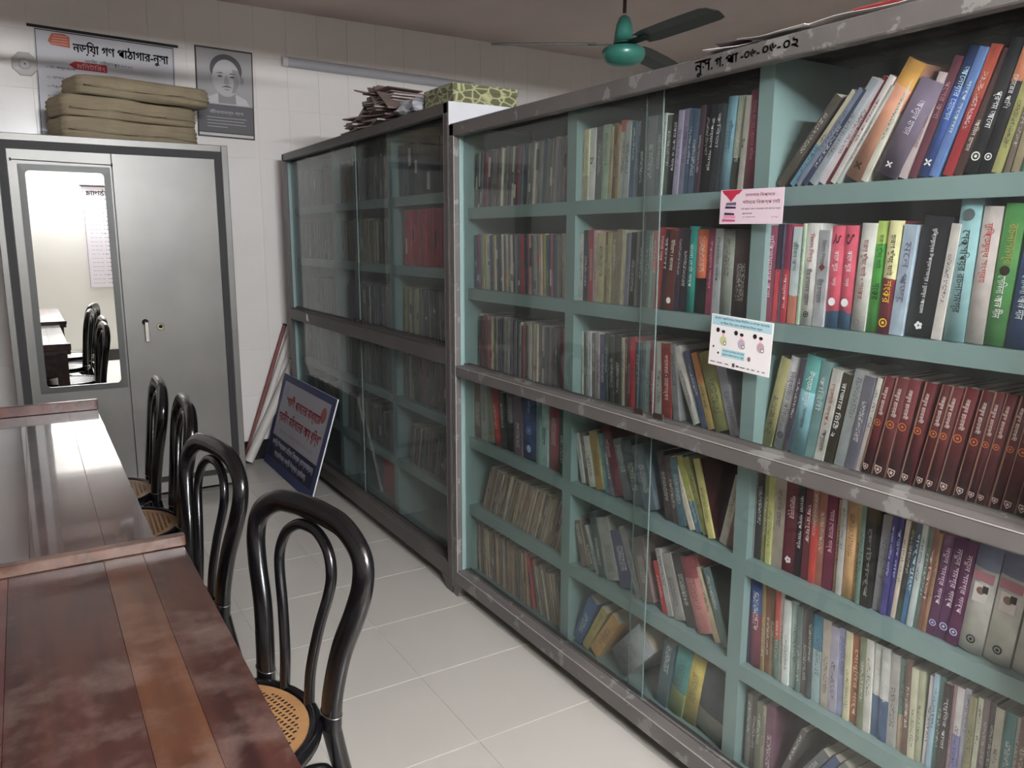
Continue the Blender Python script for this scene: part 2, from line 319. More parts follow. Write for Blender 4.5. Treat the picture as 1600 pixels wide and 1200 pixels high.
# ------------------------------------------------------------------ bookcases
CF = 1.404; GX = 1.464; CD = .36
def bookcase(label, y0, y1, H, dv, up, lo, mid, rail, gl_, foot, TR, ng=(0, 1)):
    """front face at x = CF, running along y from y0 (near the camera) to y1; up/lo: shelf heights; dv: dividers (y, thickness)"""
    t = thing('bookcase', label, 'bookcase', (0, 0, 0)); t.location = (CF, y0, 0); W = y1 - y0; D = CD
    def pt(name, mb, m): return mb.obj(name, m, t)
    g = GX - CF; zb = lo[-1]
    pt('side_panel', MB().box(0.004, D, -.003, .012, .03, H + .0005), M_side if ng[0] else rail); pt('side_panel', MB().box(0.004, D, W - .012, W + .002, .03, H - .0005), M_side)
    for a, b in ((.013, .033), (W - .033, W - .013)): pt('lining', MB().box(.0245, D - .01, a, b, zb, H - .02), M_teal)
    pt('top_panel', MB().box(0.005, D, .0, W, H - .012, H), rail); pt('back_panel', MB().box(D - .012, D, .0, W, .03, H - .012), M_backp)
    pt('top_rail', MB().bbox(0, .034, 0, W, H - TR, H - .001, .003), rail)
    pt('mid_rail', MB().bbox(0, g - .002, .03, W - .03, mid[0], mid[1] - .004, .004).box(.003, g + .006, .03, W - .03, mid[1] - .004, mid[1] - .002), rail)
    pt('track', MB().box(.036, .039, .04, W - .04, mid[1] - .002, mid[1] + .006).box(.046, .049, .04, W - .04, mid[1] - .002, mid[1] + .006).box(.056, .059, .04, W - .04, mid[1] - .002, mid[1] + .006), rail)
    pt('bottom_rail', MB().bbox(0, g - .002, .03, W - .03, .0504, zb + .008, .004), rail)
    pt('track', MB().box(.036, .039, .04, W - .04, zb + .008, zb + .014).box(.056, .059, .04, W - .04, zb + .008, zb + .014), rail)
    for a, b in ((0, .035), (W - .035, W)): pt('jamb', MB().bbox(0, .024, a, b, .05, H - .002, .003), rail)
    for s, a in ((1, 0), (-1, W)):
        for x in (0, D - .05):
            f = MB(); w = foot; prof = [(0, 0), (w * .55, 0), (w * .6, .018), (w * .8, .034), (w, .052), (0, .052)]
            vs = [(x + e, a + s * q, z) for e in (0, .045) for q, z in prof]; n = 6
            f.add(vs, [tuple(range(n)), tuple(range(2 * n - 1, n - 1, -1))] + [(i, (i + 1) % n, n + (i + 1) % n, n + i) for i in range(n)]); pt('foot', f, rail)
    ys = [.03] + [q for c, th in sorted(dv) for q in (c - y0 - th / 2, c - y0 + th / 2)] + [W - .03]
    zmid = mid[1] - .012
    for z, zt in [(z, None) for z in up + lo]:
        lip = .041 if z not in (up[-1], lo[-1]) else .02
        for i in range(0, len(ys), 2):
            pt('shelf', MB().box(g + .012, D - .012, ys[i], ys[i + 1], z - .016, z).box(g, g + .012, ys[i], ys[i + 1], z - lip, z), M_teal)
    for c, th in dv:
        pt('divider', MB().box(g, D - .012, c - y0 - th / 2, c - y0 + th / 2, up[-1] + .001, H - .02), M_teal)
        pt('divider', MB().box(g, D - .012, c - y0 - th / 2, c - y0 + th / 2, lo[-1] + .001, mid[0] + .012), M_teal)
    cy = W / 2
    for za, zb_ in ((mid[1] - .002, H - TR + .01), (zb + .008, mid[0] + .004)):
        for k, (a, b, x) in enumerate(((.02, cy + .045, .050), (cy - .03, W - .02, .041))):
            q = pt('glass_pane', MB().box(x, x + .004, a, b, za, zb_), gl_[k])
            e = b if k == 0 else a; MB().box(x - .0002, x + .0042, e - .0002, e + .0010, za, zb_).obj('ground_edge', M_gedge, q)
    for a in (cy + .02, cy - .06): pt('finger_pull', MB().bbox(.034, .041, a - .02, a + .02, mid[1] + .002, mid[1] + .018, .001), flat('352824'))
    pt('worn_edge', MB().box(-.0008, .0012, .035, W - .035, mid[1] - .0052, mid[1] - .0032).box(-.0008, .0012, .035, W - .035, zb + .0035, zb + .0055).box(-.0008, .0012, W - .0362, W - .0335, zb, H - TR).box(-.0008, .0012, .0335, .0362, zb, H - TR), flat('a8a4a0', 1.0) if ng[0] == 0 else rail)
    return t
case1 = bookcase('long grey-brown and teal steel bookcase with sliding glass, nearest the camera', .54, 2.744, 1.875, [(2.038, .047), (1.292, .043)], [1.5677, 1.2631, .9585], [.6705, .3869, .103], (.9228, .9666), M_rail, (M_gl_clean, M_gl), .075, .0465, (0, 0))
case2 = bookcase('taller dark grey steel bookcase with dusty glass, beyond the first one', 2.756, 4.985, 1.958, [(3.46, .05), (4.235, .05)], [1.637, 1.332, 1.015], [.715, .405, .115], (.955, 1.027), M_rail2, (M_gl2, M_gl2), .10, .043, (1, 1))
# ------------------------------------------------------------------ books
ORD = 'first second third fourth fifth sixth seventh eighth ninth tenth eleventh twelfth thirteenth fourteenth fifteenth sixteenth seventeenth eighteenth nineteenth twentieth'.split()
def ordinal(n):
    if n <= 20: return ORD[n - 1]
    tens = {2: 'twenty', 3: 'thirty', 4: 'forty', 5: 'fifty'}; a, b = divmod(n, 10)
    return tens[a][:-1] + 'ieth' if b == 0 else tens[a] + '-' + ORD[b - 1]
SHELF = {'1': 'top shelf', '2': 'second shelf', '3': 'third shelf', '4': 'fourth shelf', '5': 'fifth shelf', '6': 'bottom shelf'}
BAY = {'R': 'right bay', 'M': 'middle bay', 'L': 'left bay'}
RZ = {'R1': 1.5677, 'R2': 1.2631, 'R3': .9585, 'R4': .6705, 'R5': .3869, 'R6': .103}
RX = {'1': 1.482, '2': 1.479, '3': 1.492, '4': 1.485, '5': 1.485, '6': 1.485}
GAIN = {'1': 1.3, '2': 1.2, '3': 1.4, '4': 1.35, '5': 1.3, '6': 1.3}
def symbol(mb, s, c, r, mi):
    c = Vector(c)
    def disc(cy, cz, rr, n=16, r0=0, a0=0):
        o = [c + Vector((0, cy + rr * cos(a0 + 2 * pi * k / n), cz + rr * sin(a0 + 2 * pi * k / n))) for k in range(n)]
        if r0:
            q = [c + Vector((0, cy + r0 * cos(a0 + 2 * pi * k / n), cz + r0 * sin(a0 + 2 * pi * k / n))) for k in range(n)]
            mb.add(o + q, [(k, (k + 1) % n, n + (k + 1) % n, n + k) for k in range(n)], mi)
        else: mb.add(o, [tuple(range(n))[::-1]], mi)
    if s == '●': disc(0, 0, r)
    elif s == '◉': disc(0, 0, r, r0=r * .72); disc(0, 0, r * .35)
    elif s == '⬢': disc(0, 0, r, 6, r0=r * .8); disc(0, 0, r * .55, 6)
    elif s == '◆': disc(0, 0, r, 4)
    elif s == '⛨':
        o = [(-.8, .9), (.8, .9), (.8, -.1), (0, -1), (-.8, -.1)]; A = [c + Vector((0, a * r, b * r)) for a, b in o] + [c + Vector((0, a * r * .72, b * r * .72)) for a, b in o]
        mb.add(A, [(k, (k + 1) % 5, 5 + (k + 1) % 5, 5 + k) for k in range(5)], mi); disc(0, .1 * r, r * .4, 5)
    elif s == '✿':
        for k in range(5): disc(r * .6 * cos(k * 1.257), r * .6 * sin(k * 1.257), r * .42, 8)
    elif s == '✗':
        for a in (.6, 2.3): d = Vector((0, cos(a), sin(a))); e = Vector((0, -sin(a), cos(a))); mb.add([c + d * r + e * r * .2, c + d * r - e * r * .2, c - d * r - e * r * .2, c - d * r + e * r * .2], [(0, 1, 2, 3)], mi)
def cover_mesh(t, h, D, hard):
    mb = MB(); b = .0022 if hard else .0009; bl = min(t * .12, .005) if hard else .0006; n = 6 if hard else 3
    b = min(b, t * .2)
    zt = h
    for s in (-1, 1): mb.box(0, D, s * t / 2 - (b if s > 0 else 0), s * t / 2 + (b if s < 0 else 0), 0, zt)
    vo = []; 
    for k in range(n + 1):
        y = -t / 2 + t * k / n; x = -bl * (1 - (2 * k / n - 1) ** 2)
        vo += [(x, y, 0), (x, y, zt), (x + b + .0005, y * (1 - 2 * b / t), 0), (x + b + .0005, y * (1 - 2 * b / t), zt)]
    fs = []
    for k in range(n):
        a = 4 * k; c = a + 4
        fs += [(a, a + 1, c + 1, c), (a + 2, c + 2, c + 3, a + 3), (a + 1, a + 3, c + 3, c + 1), (a, c, c + 2, a + 2)]
    mb.add(vo, fs, 0, hard); return mb, bl, b
def v4(h, g):
    c = lin(h, g); m = sum(c[:3]) / 3
    return tuple(.86 * v + .14 * m for v in c[:3]) + (1,)
def make_book(row, n, yl, yr, h, lean, col, c2, sp, H, texts, look, bc='-'):
    r = row[1]; z0 = RZ['R' + r]; g = GAIN[r]; a = radians(lean); hard = H > 0
    t = max((yl - yr) * cos(a) - .0006, .0035); D = random.uniform(.138, .155)
    if not hard: h += random.uniform(-.007, .005)
    mb, bl, b = cover_mesh(t, h, D, hard)
    name = 'book'
    o = mb.obj(name, M_book)
    X = RX[r] + random.uniform(-.002, .006) + bl
    R = Matrix.Rotation(a, 3, 'X')
    piv = Vector((X, yr if a >= 0 else yl, z0 + .0008)); off = R @ Vector((0, t / 2 if a >= 0 else -t / 2, 0))
    o.location = piv + off; o.rotation_euler = (a, 0, 0)
    if lean and yl - yr and a >= 0: pass
    if sp < 0: col, c2, sp = c2, col, -sp
    c1 = v4(col, g)[:3]; cc = v4(c2, g)[:3] if (c2 and sp) else c1
    o['c1'] = c1; o['c2'] = cc; o['split'] = float(sp * h if (c2 and sp) else 9.0); o['thick'] = float(t); o['tall'] = float(h)
    o['c4'] = v4(bc, g)[:3] if bc != '-' else tuple(v * .8 for v in c1)
    lum = sum(c1) / 3; o['c3'] = (.7, .68, .62) if lum < .22 else (.06, .05, .06); o['letters'] = 0.0 if (texts or H == 3) else 1.0
    i2 = .003 if hard else .0004
    MB().box(.002, D - i2, -t / 2 + b, t / 2 - b, i2 * .8, h - i2).obj('page_block', M_pages, o)
    if H == 3: texts = [('নজরুল রচনাবলী', 'd8c8c0', .62, .9), ('◉', 'b06030', .5, .58), ('⛨', 'c8a8a0', .03, .12)]
    groups = {}
    for tx, tc, za, zb in texts:
        za = float(za); zb = float(zb); q = MB(); c = (-bl - .0009, 0, h * (za + zb) / 2); L = h * (zb - za)
        if tx in '●◉⬢◆✿✗⛨': symbol(q, tx, c, min(L / 2, t * .36), 0); nm = 'spine_emblem'
        else:
            hgt = min(t * .62, L / max(len(tx), 3) * 3.1)
            put_text(q, tx, c, (0, 0, -1), (0, -1, 0), L, hgt); nm = 'spine_title'
        if q.f: q.obj(nm, flat(tc, 1.3), o)
    if H == 3:
        w = random.choice((.0012, .0018, .0035)); MB().box(-.0012, .002, t / 2 - w, t / 2 + .0003, .001, h - .001).obj('cover_edge', flat('9c6c5c', .9), o)
    if H == 2:
        MB().box(-bl - .0008, -bl - .0004, -t * .3, t * .3, h * .44, h * .6).obj('spine_photo', flat('c8c0bc', 1.3), o)
        q = MB(); symbol(q, '●', (-bl - .0011, t * .02, h * .54), t * .17, 0); q.obj('photo_head', flat('8c6c60'), o)
        MB().box(-bl - .0012, -bl - .0009, -t * .28, -t * .05, h * .53, h * .59).obj('photo_hair', flat('383438'), o)
        MB().box(-bl - .0008, -bl - .0004, -t * .42, t * .42, h * .62, h * .7).obj('spine_band', flat('a8707c', 1.2), o)
    tag(o, '%s, %s from left, %s, %s' % (look, ordinal(n), SHELF[r], BAY[row[0]]), 'book', 'books on the %s of the %s' % (SHELF[r], BAY[row[0]]))
    return o
BOOKS = '''
@R1
1.2759 1.2522 0.23 38.7 4c443c - 0 0 -||worn black and brown thin book leaning hard
1.2343 1.2168 0.23 38.3 5a8ca4 b0a890 0.45 0 -||thin book blue below and cream above
1.2168 1.1995 0.231 38.2 6a7488 - 0 0 -||thin slate grey paperback
1.1995 1.1809 0.229 36.5 2c3250 - 0 0 -||thin dark navy paperback
1.1809 1.1592 0.234 34.3 8c9298 - 0 0 -||light grey paperback
1.1592 1.1396 0.229 32.9 b8acb0 - 0 0 -||slim pinkish white paperback
1.1396 1.1252 0.233 30.3 7a2434 - 0 0 -|আলোর মিছিল^c8a0a0^.35^.75|slim crimson book between two white ones
1.1252 1.1094 0.226 31 c4b8b4 - 0 0 -|কালের কণ্ঠ^604848^.4^.8|slim white book titled in dark letters
1.1094 1.1001 0.215 31.2 a0a4a0 - 0 0 -||thin grey booklet
1.1001 1.0531 0.243 29.9 c08468 b07c28 0.8 1 -|✗^3a2418^.08^.16|thick salmon book with an orange top
1.0516 1.0369 0.212 24.1 c0b8a8 - 0 0 -||cream page edged book
1.0311 0.9722 0.186 26.1 6a5c70 - 0 1 -|✗^e8e8f0^.08^.16~আবদুল হাসান^d0c8d8^.45^.8|thick plum coloured book marked with a white cross
0.9695 0.9494 0.202 18.6 b8a6a6 - 0 0 -|রহস্য রোমাঞ্চ^70585c^.3^.6|pinkish grey book with a round mark
0.9494 0.931 0.226 18.4 5e2a3a - 0 0 -|পথের কথা^a07888^.5^.8|slim dark maroon book
0.9297 0.9054 0.235 19 2c50a0 1c2c50 0.7 1 -|আনোয়ার হোসেন^b0c8e8^.45^.85~✗^ffffff^.08^.15|bright blue book with a pale vertical streak
0.9054 0.8891 0.229 18.2 5070a8 - 0 0 -|গল্প সংকলন^c0d0e8^.35^.75|lighter blue book
0.8817 0.8622 0.23 16.6 981f26 a84028 0.6 0 -||bright red book
0.8622 0.8432 0.223 18.1 48302e - 0 0 -|আমিন হাসান^d8ccc0^.2^.45|dark brown book with white letters
0.8408 0.8154 0.23 15.1 26262a - 0 1 -|প্রথম আলো^e0e0e0^.35^.62~◉^d8d8d0^.1^.17|black hardback with white title and ring
0.8131 0.794 0.222 14.6 28282c b06848 0.7 1 -|ভোরের পাখি^e0e0e0^.5^.75~◉^e0e0d8^.1^.16|black book with an orange head
0.7918 0.7753 0.194 13.7 9c9a5c - 0 0 -||olive yellow book
0.771 0.7592 0.19 11.2 74685c - 0 0 -||worn grey brown book
0.7571 0.7434 0.185 10.3 988a6c - 0 0 -||tan book with ragged spine
0.7413 0.7268 0.182 8.6 3c7c64 - 0 0 -||small green book
@R2
1.2825 1.2559 0.222 1 8c3c54 - 0 0 -|মুক্তিযুদ্ধের কথা^e0b8c8^.25^.9|dark pink book beside the divider
1.254 1.2372 0.222 1 c83c48 3a2c48 0.55 0 -||book purple above and red below
1.2353 1.228 0.222 1 6c7090 - 0 0 -||thin violet grey booklet
1.228 1.2116 0.222 1 b02c3c 7c2848 0.55 0 -|আত্মকথা^f0c8c8^.15^.5|slim crimson paperback
1.208 1.1848 0.222 1 b87058 b4c0c0 0.3 0 -|জীবন কথা^506068^.55^.85|pale grey book with an orange foot
1.183 1.176 0.222 1 98a890 - 0 0 -||thin sage green booklet
1.176 1.1399 0.224 1 c8c4c0 - 0 1 -|বিষাদ সিন্ধু^a03838^.62^.9~মীর মশাররফ হোসেন^181818^.2^.56~◉^181818^.08^.14|white book titled in red above and black below
1.1399 1.1132 0.215 1 a0a0a4 - 0 0 -|বিষাদ সিন্ধু^504048^.65^.9~◆^602828^.58^.66~মীর মশাররফ^404048^.25^.5|grey book with a dark red square
1.1132 1.0808 0.218 1 48688c cc4860 0.17 1 -|২^501828^.82^.92~কাছে দূরে^f8d8dc^.56^.76~সমগ্র^f8d8dc^.42^.5~●^f8e8e8^.22^.3|pink volume numbered two
1.0808 1.0494 0.218 1 48688c cc4860 0.17 1 -|১^501828^.82^.92~কাছে দূরে^f8d8dc^.56^.76~সমগ্র^f8d8dc^.42^.5~●^f8e8e8^.22^.3|pink volume numbered one
1.0463 1.0129 0.222 2.5 c0bcb4 - 0 1 -|চরণ ছুঁয়ে যাই • শংকর^8c4048^.3^.85~◉^807878^.05^.11|off white book with a brown red title
1.0129 0.985 0.226 2.5 48a43c a8c458 0.8 1 -|চরণ ছুঁয়ে যাই^285028^.58^.88~শংকর^183818^.3^.45|bright green book with a yellow green head
0.9835 0.955 0.226 2.5 7c2836 d4cc94 0.5 1 -|চরণ ছুঁয়ে যাই^181818^.52^.88~শংকর^f0a830^.28^.48~◉^f0a830^.06^.14|cream and maroon book lettered in orange
0.955 0.9274 0.222 3.5 98a8b8 - 0 0 -|মনে পড়ে^605870^.3^.85|pale blue grey book
0.926 0.868 0.232 5 1c1c22 - 0 1 -|মুক্তিযুদ্ধের উপন্যাসসমগ্র । হুমায়ূন আহমেদ^e8e8e8^.2^.9~✿^e8e8e8^.06^.13|very thick black hardback titled in white
0.868 0.8502 0.226 5 c0b8b2 - 0 0 -||narrow off white book with black tick
0.8465 0.8074 0.272 2 84b0b4 - 0 1 -|শেক্সপিয়র রচনাসমগ্র^202828^.2^.76~●^50585c^.82^.9|tall pale blue hardback titled in black
0.8062 0.7723 0.248 2.5 bcb0ac - 0 1 -|মুক্তিযুদ্ধ সংগ্রহ^b04038^.45^.88|off white book scrawled with red letters
0.7711 0.7352 0.252 3 4c944c - 0 1 -|রচনাসমগ্র^a89850^.58^.86~সেলিনা আল দীন^e8f0e0^.2^.5~●^2c2018^.5^.57|thick green hardback titled in dull gold
0.7319 0.6935 0.256 4 2c4c7c - 0 1 -|সেলিনা আল দীন^d0dce8^.2^.5~●^50202c^.5^.57|thick dark blue hardback
@R3
1.2793 1.2478 0.224 11.9 908858 - 0 1 -||olive tan book beside the divider
1.2401 1.2078 0.228 9.1 b4b0b4 - 0 1 -|নির্বাচিত কবিতা^605860^.3^.85~◉^404040^.12^.19|pale lilac grey book
1.2078 1.1929 0.232 9.4 403844 - 0 0 -||thin dark book spattered with red
1.1929 1.144 0.237 8.7 7cb0bc 4c8c88 0.65 1 -|উত্তম মানুষ^e8f0f0^.5^.85~সমরেশ মজুমদার^283840^.28^.48|thick light blue book with white script
1.144 1.1178 0.234 7.4 648484 - 0 0 -|কাহিনী^b8c8c8^.5^.85|grey green book
1.1178 1.0939 0.223 8.7 aca8a0 - 0 0 -|শ্রেষ্ঠ গল্প ১^8c4848^.4^.85~আশুতোষ^404040^.12^.35|off white book numbered one
1.0939 1.0722 0.216 9.3 342e22 - 0 0 -|রাজার চিঠি ২^e8e4d8^.3^.9|dark olive book titled in bold white
1.0689 1.0396 0.218 9.2 848888 - 0 0 -||mid grey book with a faded title
1.0396 1.0159 0.216 8.7 5c5864 - 0 0 -||book mottled grey and navy
1.0159 1.0034 0.218 9.4 a89c98 b4b0a8 0.5 0 -||slim book white above and rust below
1.0034 0.982 0.219 10.6 58161c - 0 3 -||first maroon volume of the long set
0.9759 0.9477 0.22 10.2 54151b - 0 3 -||maroon volume
0.9463 0.9175 0.22 8.4 5a161c - 0 3 -||wide maroon volume with the largest title
0.9118 0.8895 0.22 9.7 50141a - 0 3 -||maroon volume
0.884 0.8624 0.219 10.5 54151b - 0 3 -||maroon volume
0.861 0.8399 0.22 10 54151b - 0 3 -||maroon volume
0.836 0.8116 0.221 9.6 56161c - 0 3 -||maroon volume
0.804 0.7816 0.22 9.1 50141a - 0 3 -||maroon volume
0.778 0.7598 0.221 8.6 54151b - 0 3 -||maroon volume
0.7586 0.7409 0.222 9.2 56151b - 0 3 -||maroon volume
0.7362 0.7177 0.222 8.9 50141a - 0 3 -||maroon volume
0.7132 0.6908 0.222 8.3 54151b - 0 3 -||maroon volume
0.6875 0.6646 0.223 8.1 54151b - 0 3 -||maroon volume
@R4
1.2902 1.2695 0.232 0 6a686a - 0 0 -||grey book with a pale streak
1.2695 1.2491 0.232 0 343234 - 0 0 -||dark grey book
1.2491 1.2331 0.23 0 7c7c48 - 0 0 -||thin olive book
1.2331 1.2173 0.23 0 a4a464 - 0 0 -||thin yellow green book
1.2173 1.1844 0.232 0 988c80 - 0 0 -|বাঙালি মেয়ে^585048^.45^.85|beige book with a round seal near its foot
1.1844 1.1487 0.232 0 581c2a - 0 0 -|শরৎচন্দ্র^d8b8b8^.6^.85~✿^f0e0e0^.1^.18|maroon book with a white flower mark
1.1487 1.1303 0.232 0 261a22 - 0 0 -|বাংলা গল্প সমগ্র^d0c8c8^.3^.85|near black slim book
1.1285 1.1069 0.232 0 60202c - 0 0 -|আরণ্যক^e0c0c0^.4^.8|dark red slim book
1.1069 1.091 0.232 0 b03028 8c5c48 0.6 0 -||fiery red book
1.091 1.0719 0.232 0 905848 - 0 0 -||rust brown book
1.0702 1.0447 0.225 0 64203a - 0 0 -|সমর সেনের গল্প^d0a8b0^.4^.85|wine coloured book
1.043 1.033 0.222 0 90785c - 0 0 -||thin tan booklet
1.033 1.0198 0.222 0 a8a4a0 - 0 0 -||thin pale grey book
1.0181 0.9939 0.226 0 cc9c68 - 0 1 -||peach coloured book with a dark label
0.9939 0.9811 0.222 0 a49064 - 0 0 -||thin tan yellow book
0.9811 0.9701 0.222 0 6c8478 - 0 0 -||thin grey green book
0.9701 0.9454 0.222 0 26221f - 0 0 -|ছোটগল্প^808080^.1^.8|black book with grey squiggles
0.9439 0.9227 0.22 2 7c7a80 - 0 0 -||grey book
0.9227 0.9109 0.22 3 3c3870 - 0 0 -|পদ্মা নদীর মাঝি^b8b0d8^.4^.9|violet paperback first of a pair
0.9109 0.9006 0.22 3 3c3870 - 0 0 -|পুতুল নাচ^b8b0d8^.4^.9|violet paperback second of a pair
0.9006 0.8904 0.22 4 c0b0a0 - 0 0 -||slim cream book
0.889 0.8761 0.22 4 405048 3c3a38 0.2 0 -||dark slim book with a green foot
0.8761 0.862 0.22 4 3c6890 3c5468 0.5 0 -|গল্পগুচ্ছ^c8d8e8^.3^.9|slim blue book
0.862 0.8508 0.22 4 a8b0b0 - 0 0 -||slim pale grey book
0.8508 0.8411 0.22 4 54645c - 0 0 -||slim grey green book
0.8411 0.8302 0.22 4 7c4c3e - 0 0 -|কবিতা^d0b8a8^.3^.8|slim brown book
0.8302 0.8221 0.22 4 90684c - 0 0 -||thin tan brown book
0.8221 0.8021 0.224 5 54284e - 0 0 -|নতুন সমগ্র গল্প^e0c0d0^.32^.88~◉^b8b8e8^.08^.17|first purple volume of three
0.8021 0.7787 0.224 5 54284e - 0 0 -|নতুন সমগ্র গল্প^e0c0d0^.32^.88~◉^b8b8e8^.08^.17|second purple volume of three
0.7787 0.7571 0.224 5 58244a - 0 0 -|নতুন সমগ্র গল্প^e0c0d0^.32^.88~◉^b8b8e8^.08^.17|third purple volume of three
0.7571 0.7118 0.24 5 b8b4ac 8084a0 0.72 2 -|◉^202020^.08^.15|first very thick off white volume with photo
0.7094 0.6607 0.24 5 b8b4ac 8084a0 0.72 2 -|◉^202020^.08^.15|second very thick off white volume
0.6573 0.6178 0.24 5 b8b4ac 8084a0 0.72 1 -||third very thick off white volume
@R5
1.282 1.2607 0.232 -2 2c2a44 - 0 0 -||dark navy slim book
1.2607 1.2254 0.232 -2 7c2844 30447c 0.62 1 -||book blue above and maroon below
1.2254 1.2152 0.232 -2 887444 - 0 0 -||thin mustard booklet
1.2152 1.199 0.232 -2 744c3a - 0 0 -||thin brown book
1.199 1.1831 0.232 -2 8c7858 6c5040 0.6 0 -||thin tan book
1.1831 1.1693 0.232 -2 5c7068 b44840 0.45 0 -||slim book red above and teal below
1.1693 1.1577 0.232 -2 a8a098 - 0 0 -||thin pale book
1.1577 1.1385 0.222 -2 c0c4c0 - 0 0 -||white book with grey speckles
1.1366 1.1178 0.218 -2 90a49c - 0 0 -||pale green grey book
1.1178 1.1048 0.218 -2 60706c - 0 0 -||thin dark green grey book
1.1048 1.0865 0.215 -2 605454 - 0 0 -||dull brown grey book
1.0865 1.0738 0.215 -2 3c4444 - 0 0 -||thin charcoal book
1.0738 1.0472 0.218 -2 90a8ac 3c7088 0.6 0 -||book blue above and white below
1.0472 1.0264 0.216 -2 a09488 - 0 0 -||beige grey book
1.0264 1.0059 0.212 -2 9890a0 - 0 0 -||lilac grey book
1.0059 0.9876 0.212 -2 8488a8 - 0 0 -||blue grey book
0.9876 0.9727 0.212 -2 b8b090 - 0 0 -||cream book
0.9727 0.9501 0.214 -2 8c5230 - 0 0 -|গোধূলির গল্প^d8b898^.1^.85|orange brown book titled in tan
0.9501 0.9358 0.212 -2 707458 - 0 0 -||moss green book
0.9358 0.9201 0.212 -2 b8b4ac - 0 0 -||off white book
0.9186 0.9001 0.21 -2 3c5478 b0b0ac 0.45 0 -||first white over blue book
0.9001 0.8805 0.21 -2 3c5478 b0b0ac 0.45 0 -||second white over blue book
0.8805 0.8597 0.21 -2 98948f - 0 0 -||grey white book with speckled spine
0.8583 0.8452 0.21 -2 a89078 5c7470 0.4 0 -||book green above and peach below
0.8452 0.8323 0.21 -2 684c40 - 0 0 -||brown slim book
0.8323 0.8167 0.205 -2 b8b498 - 0 0 -||cream yellow book
0.8167 0.8056 0.205 -2 9c9c80 - 0 0 -||sage slim book
0.8042 0.7946 0.205 0 bcb6bc - 0 0 -||slim white book
0.7946 0.7837 0.205 0 8ca8b8 - 0 0 -||slim sky blue book
0.7837 0.7715 0.205 0 547470 - 0 0 -||slim dark teal book
0.7715 0.7543 0.205 0 2e2428 - 0 0 -|স্মৃতির পাতা^c0b8b8^.3^.85|near black book titled in white
0.7543 0.7477 0.205 0 88686c - 0 0 -||thin rose grey booklet
0.7477 0.7335 0.205 0 7070a0 b8b0b0 0.5 0 -||book white above and violet below
0.7335 0.722 0.205 0 9490a0 - 0 0 -||slim lavender grey book
0.722 0.7069 0.205 0 888460 - 0 0 -||olive book
0.7056 0.6957 0.205 0 b0b09c - 0 0 -||pale slim book
0.6957 0.6846 0.205 0 746064 - 0 0 -||slim mauve book
0.6834 0.6737 0.205 0 403638 - 0 0 -||slim black brown book
0.6725 0.657 0.205 0 aca896 - 0 0 -||beige book with a black dot
0.657 0.6371 0.205 0 3c7478 - 0 0 -||teal book
0.6371 0.6279 0.205 0 949890 - 0 0 -||slim pale grey green book
0.6279 0.612 0.205 0 74544a - 0 0 -||brown book
0.612 0.5964 0.205 0 943c30 - 0 0 -||brick red book
@R6
1.2568 1.2417 0.205 0 6c6864 - 0 0 -||grey slim book
1.2417 1.2246 0.205 0 5c5450 - 0 0 -||dark taupe book
1.2246 1.2078 0.205 0 6c6c5c - 0 0 -||olive grey book
1.2078 1.1953 0.205 0 8c8874 - 0 0 -||thin pale book
1.1953 1.1687 0.205 0 70485a - 0 0 -||dull maroon book
1.1626 1.1466 0.205 20 54504e - 0 0 -||dark book starting to tip over
1.1427 1.1153 0.205 32 585c60 - 0 0 -||grey book leaning hard
1.1133 1.0904 0.205 32 3c4c70 - 0 0 -||blue book leaning hard
1.0885 1.0624 0.205 32 6c6c60 - 0 0 -||olive grey book leaning hard
1.0605 1.0386 0.205 32 3c4c74 - 0 0 -||navy book leaning hard
1.0368 1.0048 0.205 32 b4b0ac - 0 0 -||white book leaning hard
1.0031 0.9771 0.205 32 a07474 - 0 0 -||pink book leaning hard
@M1
2.034 2.0173 0.208 1 7c7c88 - 0 0 -||thin grey book next to the divider
2.0173 2.0008 0.208 1 b4ac9c - 0 0 -||thin cream booklet
2.0008 1.978 0.208 1 a89c80 c4c094 0.35 0 -||pale yellow book with a brown foot
1.978 1.9492 0.208 1 c8c4c0 - 0 0 -|১^181818^.5^.6|white book with a bold black numeral
1.9461 1.921 0.208 2 605e60 - 0 0 -||mottled charcoal book
1.9179 1.8873 0.21 2 90a088 - 0 0 -||sage green book
1.8873 1.8722 0.21 2 9c9470 - 0 0 -||thin olive book
1.8722 1.8485 0.21 2 906c4a - 0 0 -||brown book
1.8485 1.8338 0.21 2 907854 - 0 0 -||thin tan book
1.8338 1.8107 0.21 2 acb0a4 b85850 0.85 0 -||pale book with a red head
1.8107 1.788 0.21 2 9ca0a0 - 0 0 -||light grey book
1.788 1.7684 0.21 3 4c6070 - 0 0 -||steel blue book
1.7684 1.7546 0.21 3 7c8890 - 0 0 -||thin blue grey book
1.7546 1.7302 0.21 3 2c3438 - 0 0 -||charcoal book
1.7275 1.6877 0.212 3 6e7076 - 0 0 -||wide grey book
1.6877 1.6645 0.212 3 545c60 - 0 0 -||dark grey book
1.6619 1.6517 0.212 3 a8b0a4 - 0 0 -||thin speckled white book
1.6517 1.6316 0.212 3 505854 - 0 0 -||dark green grey book
1.6316 1.6093 0.212 4 242429 - 0 0 -|ঢাকার কথা ও গল্প^c8c8c8^.3^.9|black book titled in white
1.6093 1.5899 0.212 4 9088a0 - 0 0 -||pale violet book
1.5899 1.5683 0.212 4 746e84 - 0 0 -||grey violet book
1.5683 1.5518 0.212 4 3c5870 - 0 0 -||steel blue slim book
1.5518 1.531 0.212 4 3c5068 c04444 0 0 -||dark blue book with a red patch
1.531 1.515 0.212 4 3e2c36 - 0 0 -||dark plum book
1.515 1.4947 0.212 4 1e1a1e - 0 0 -||black slim book
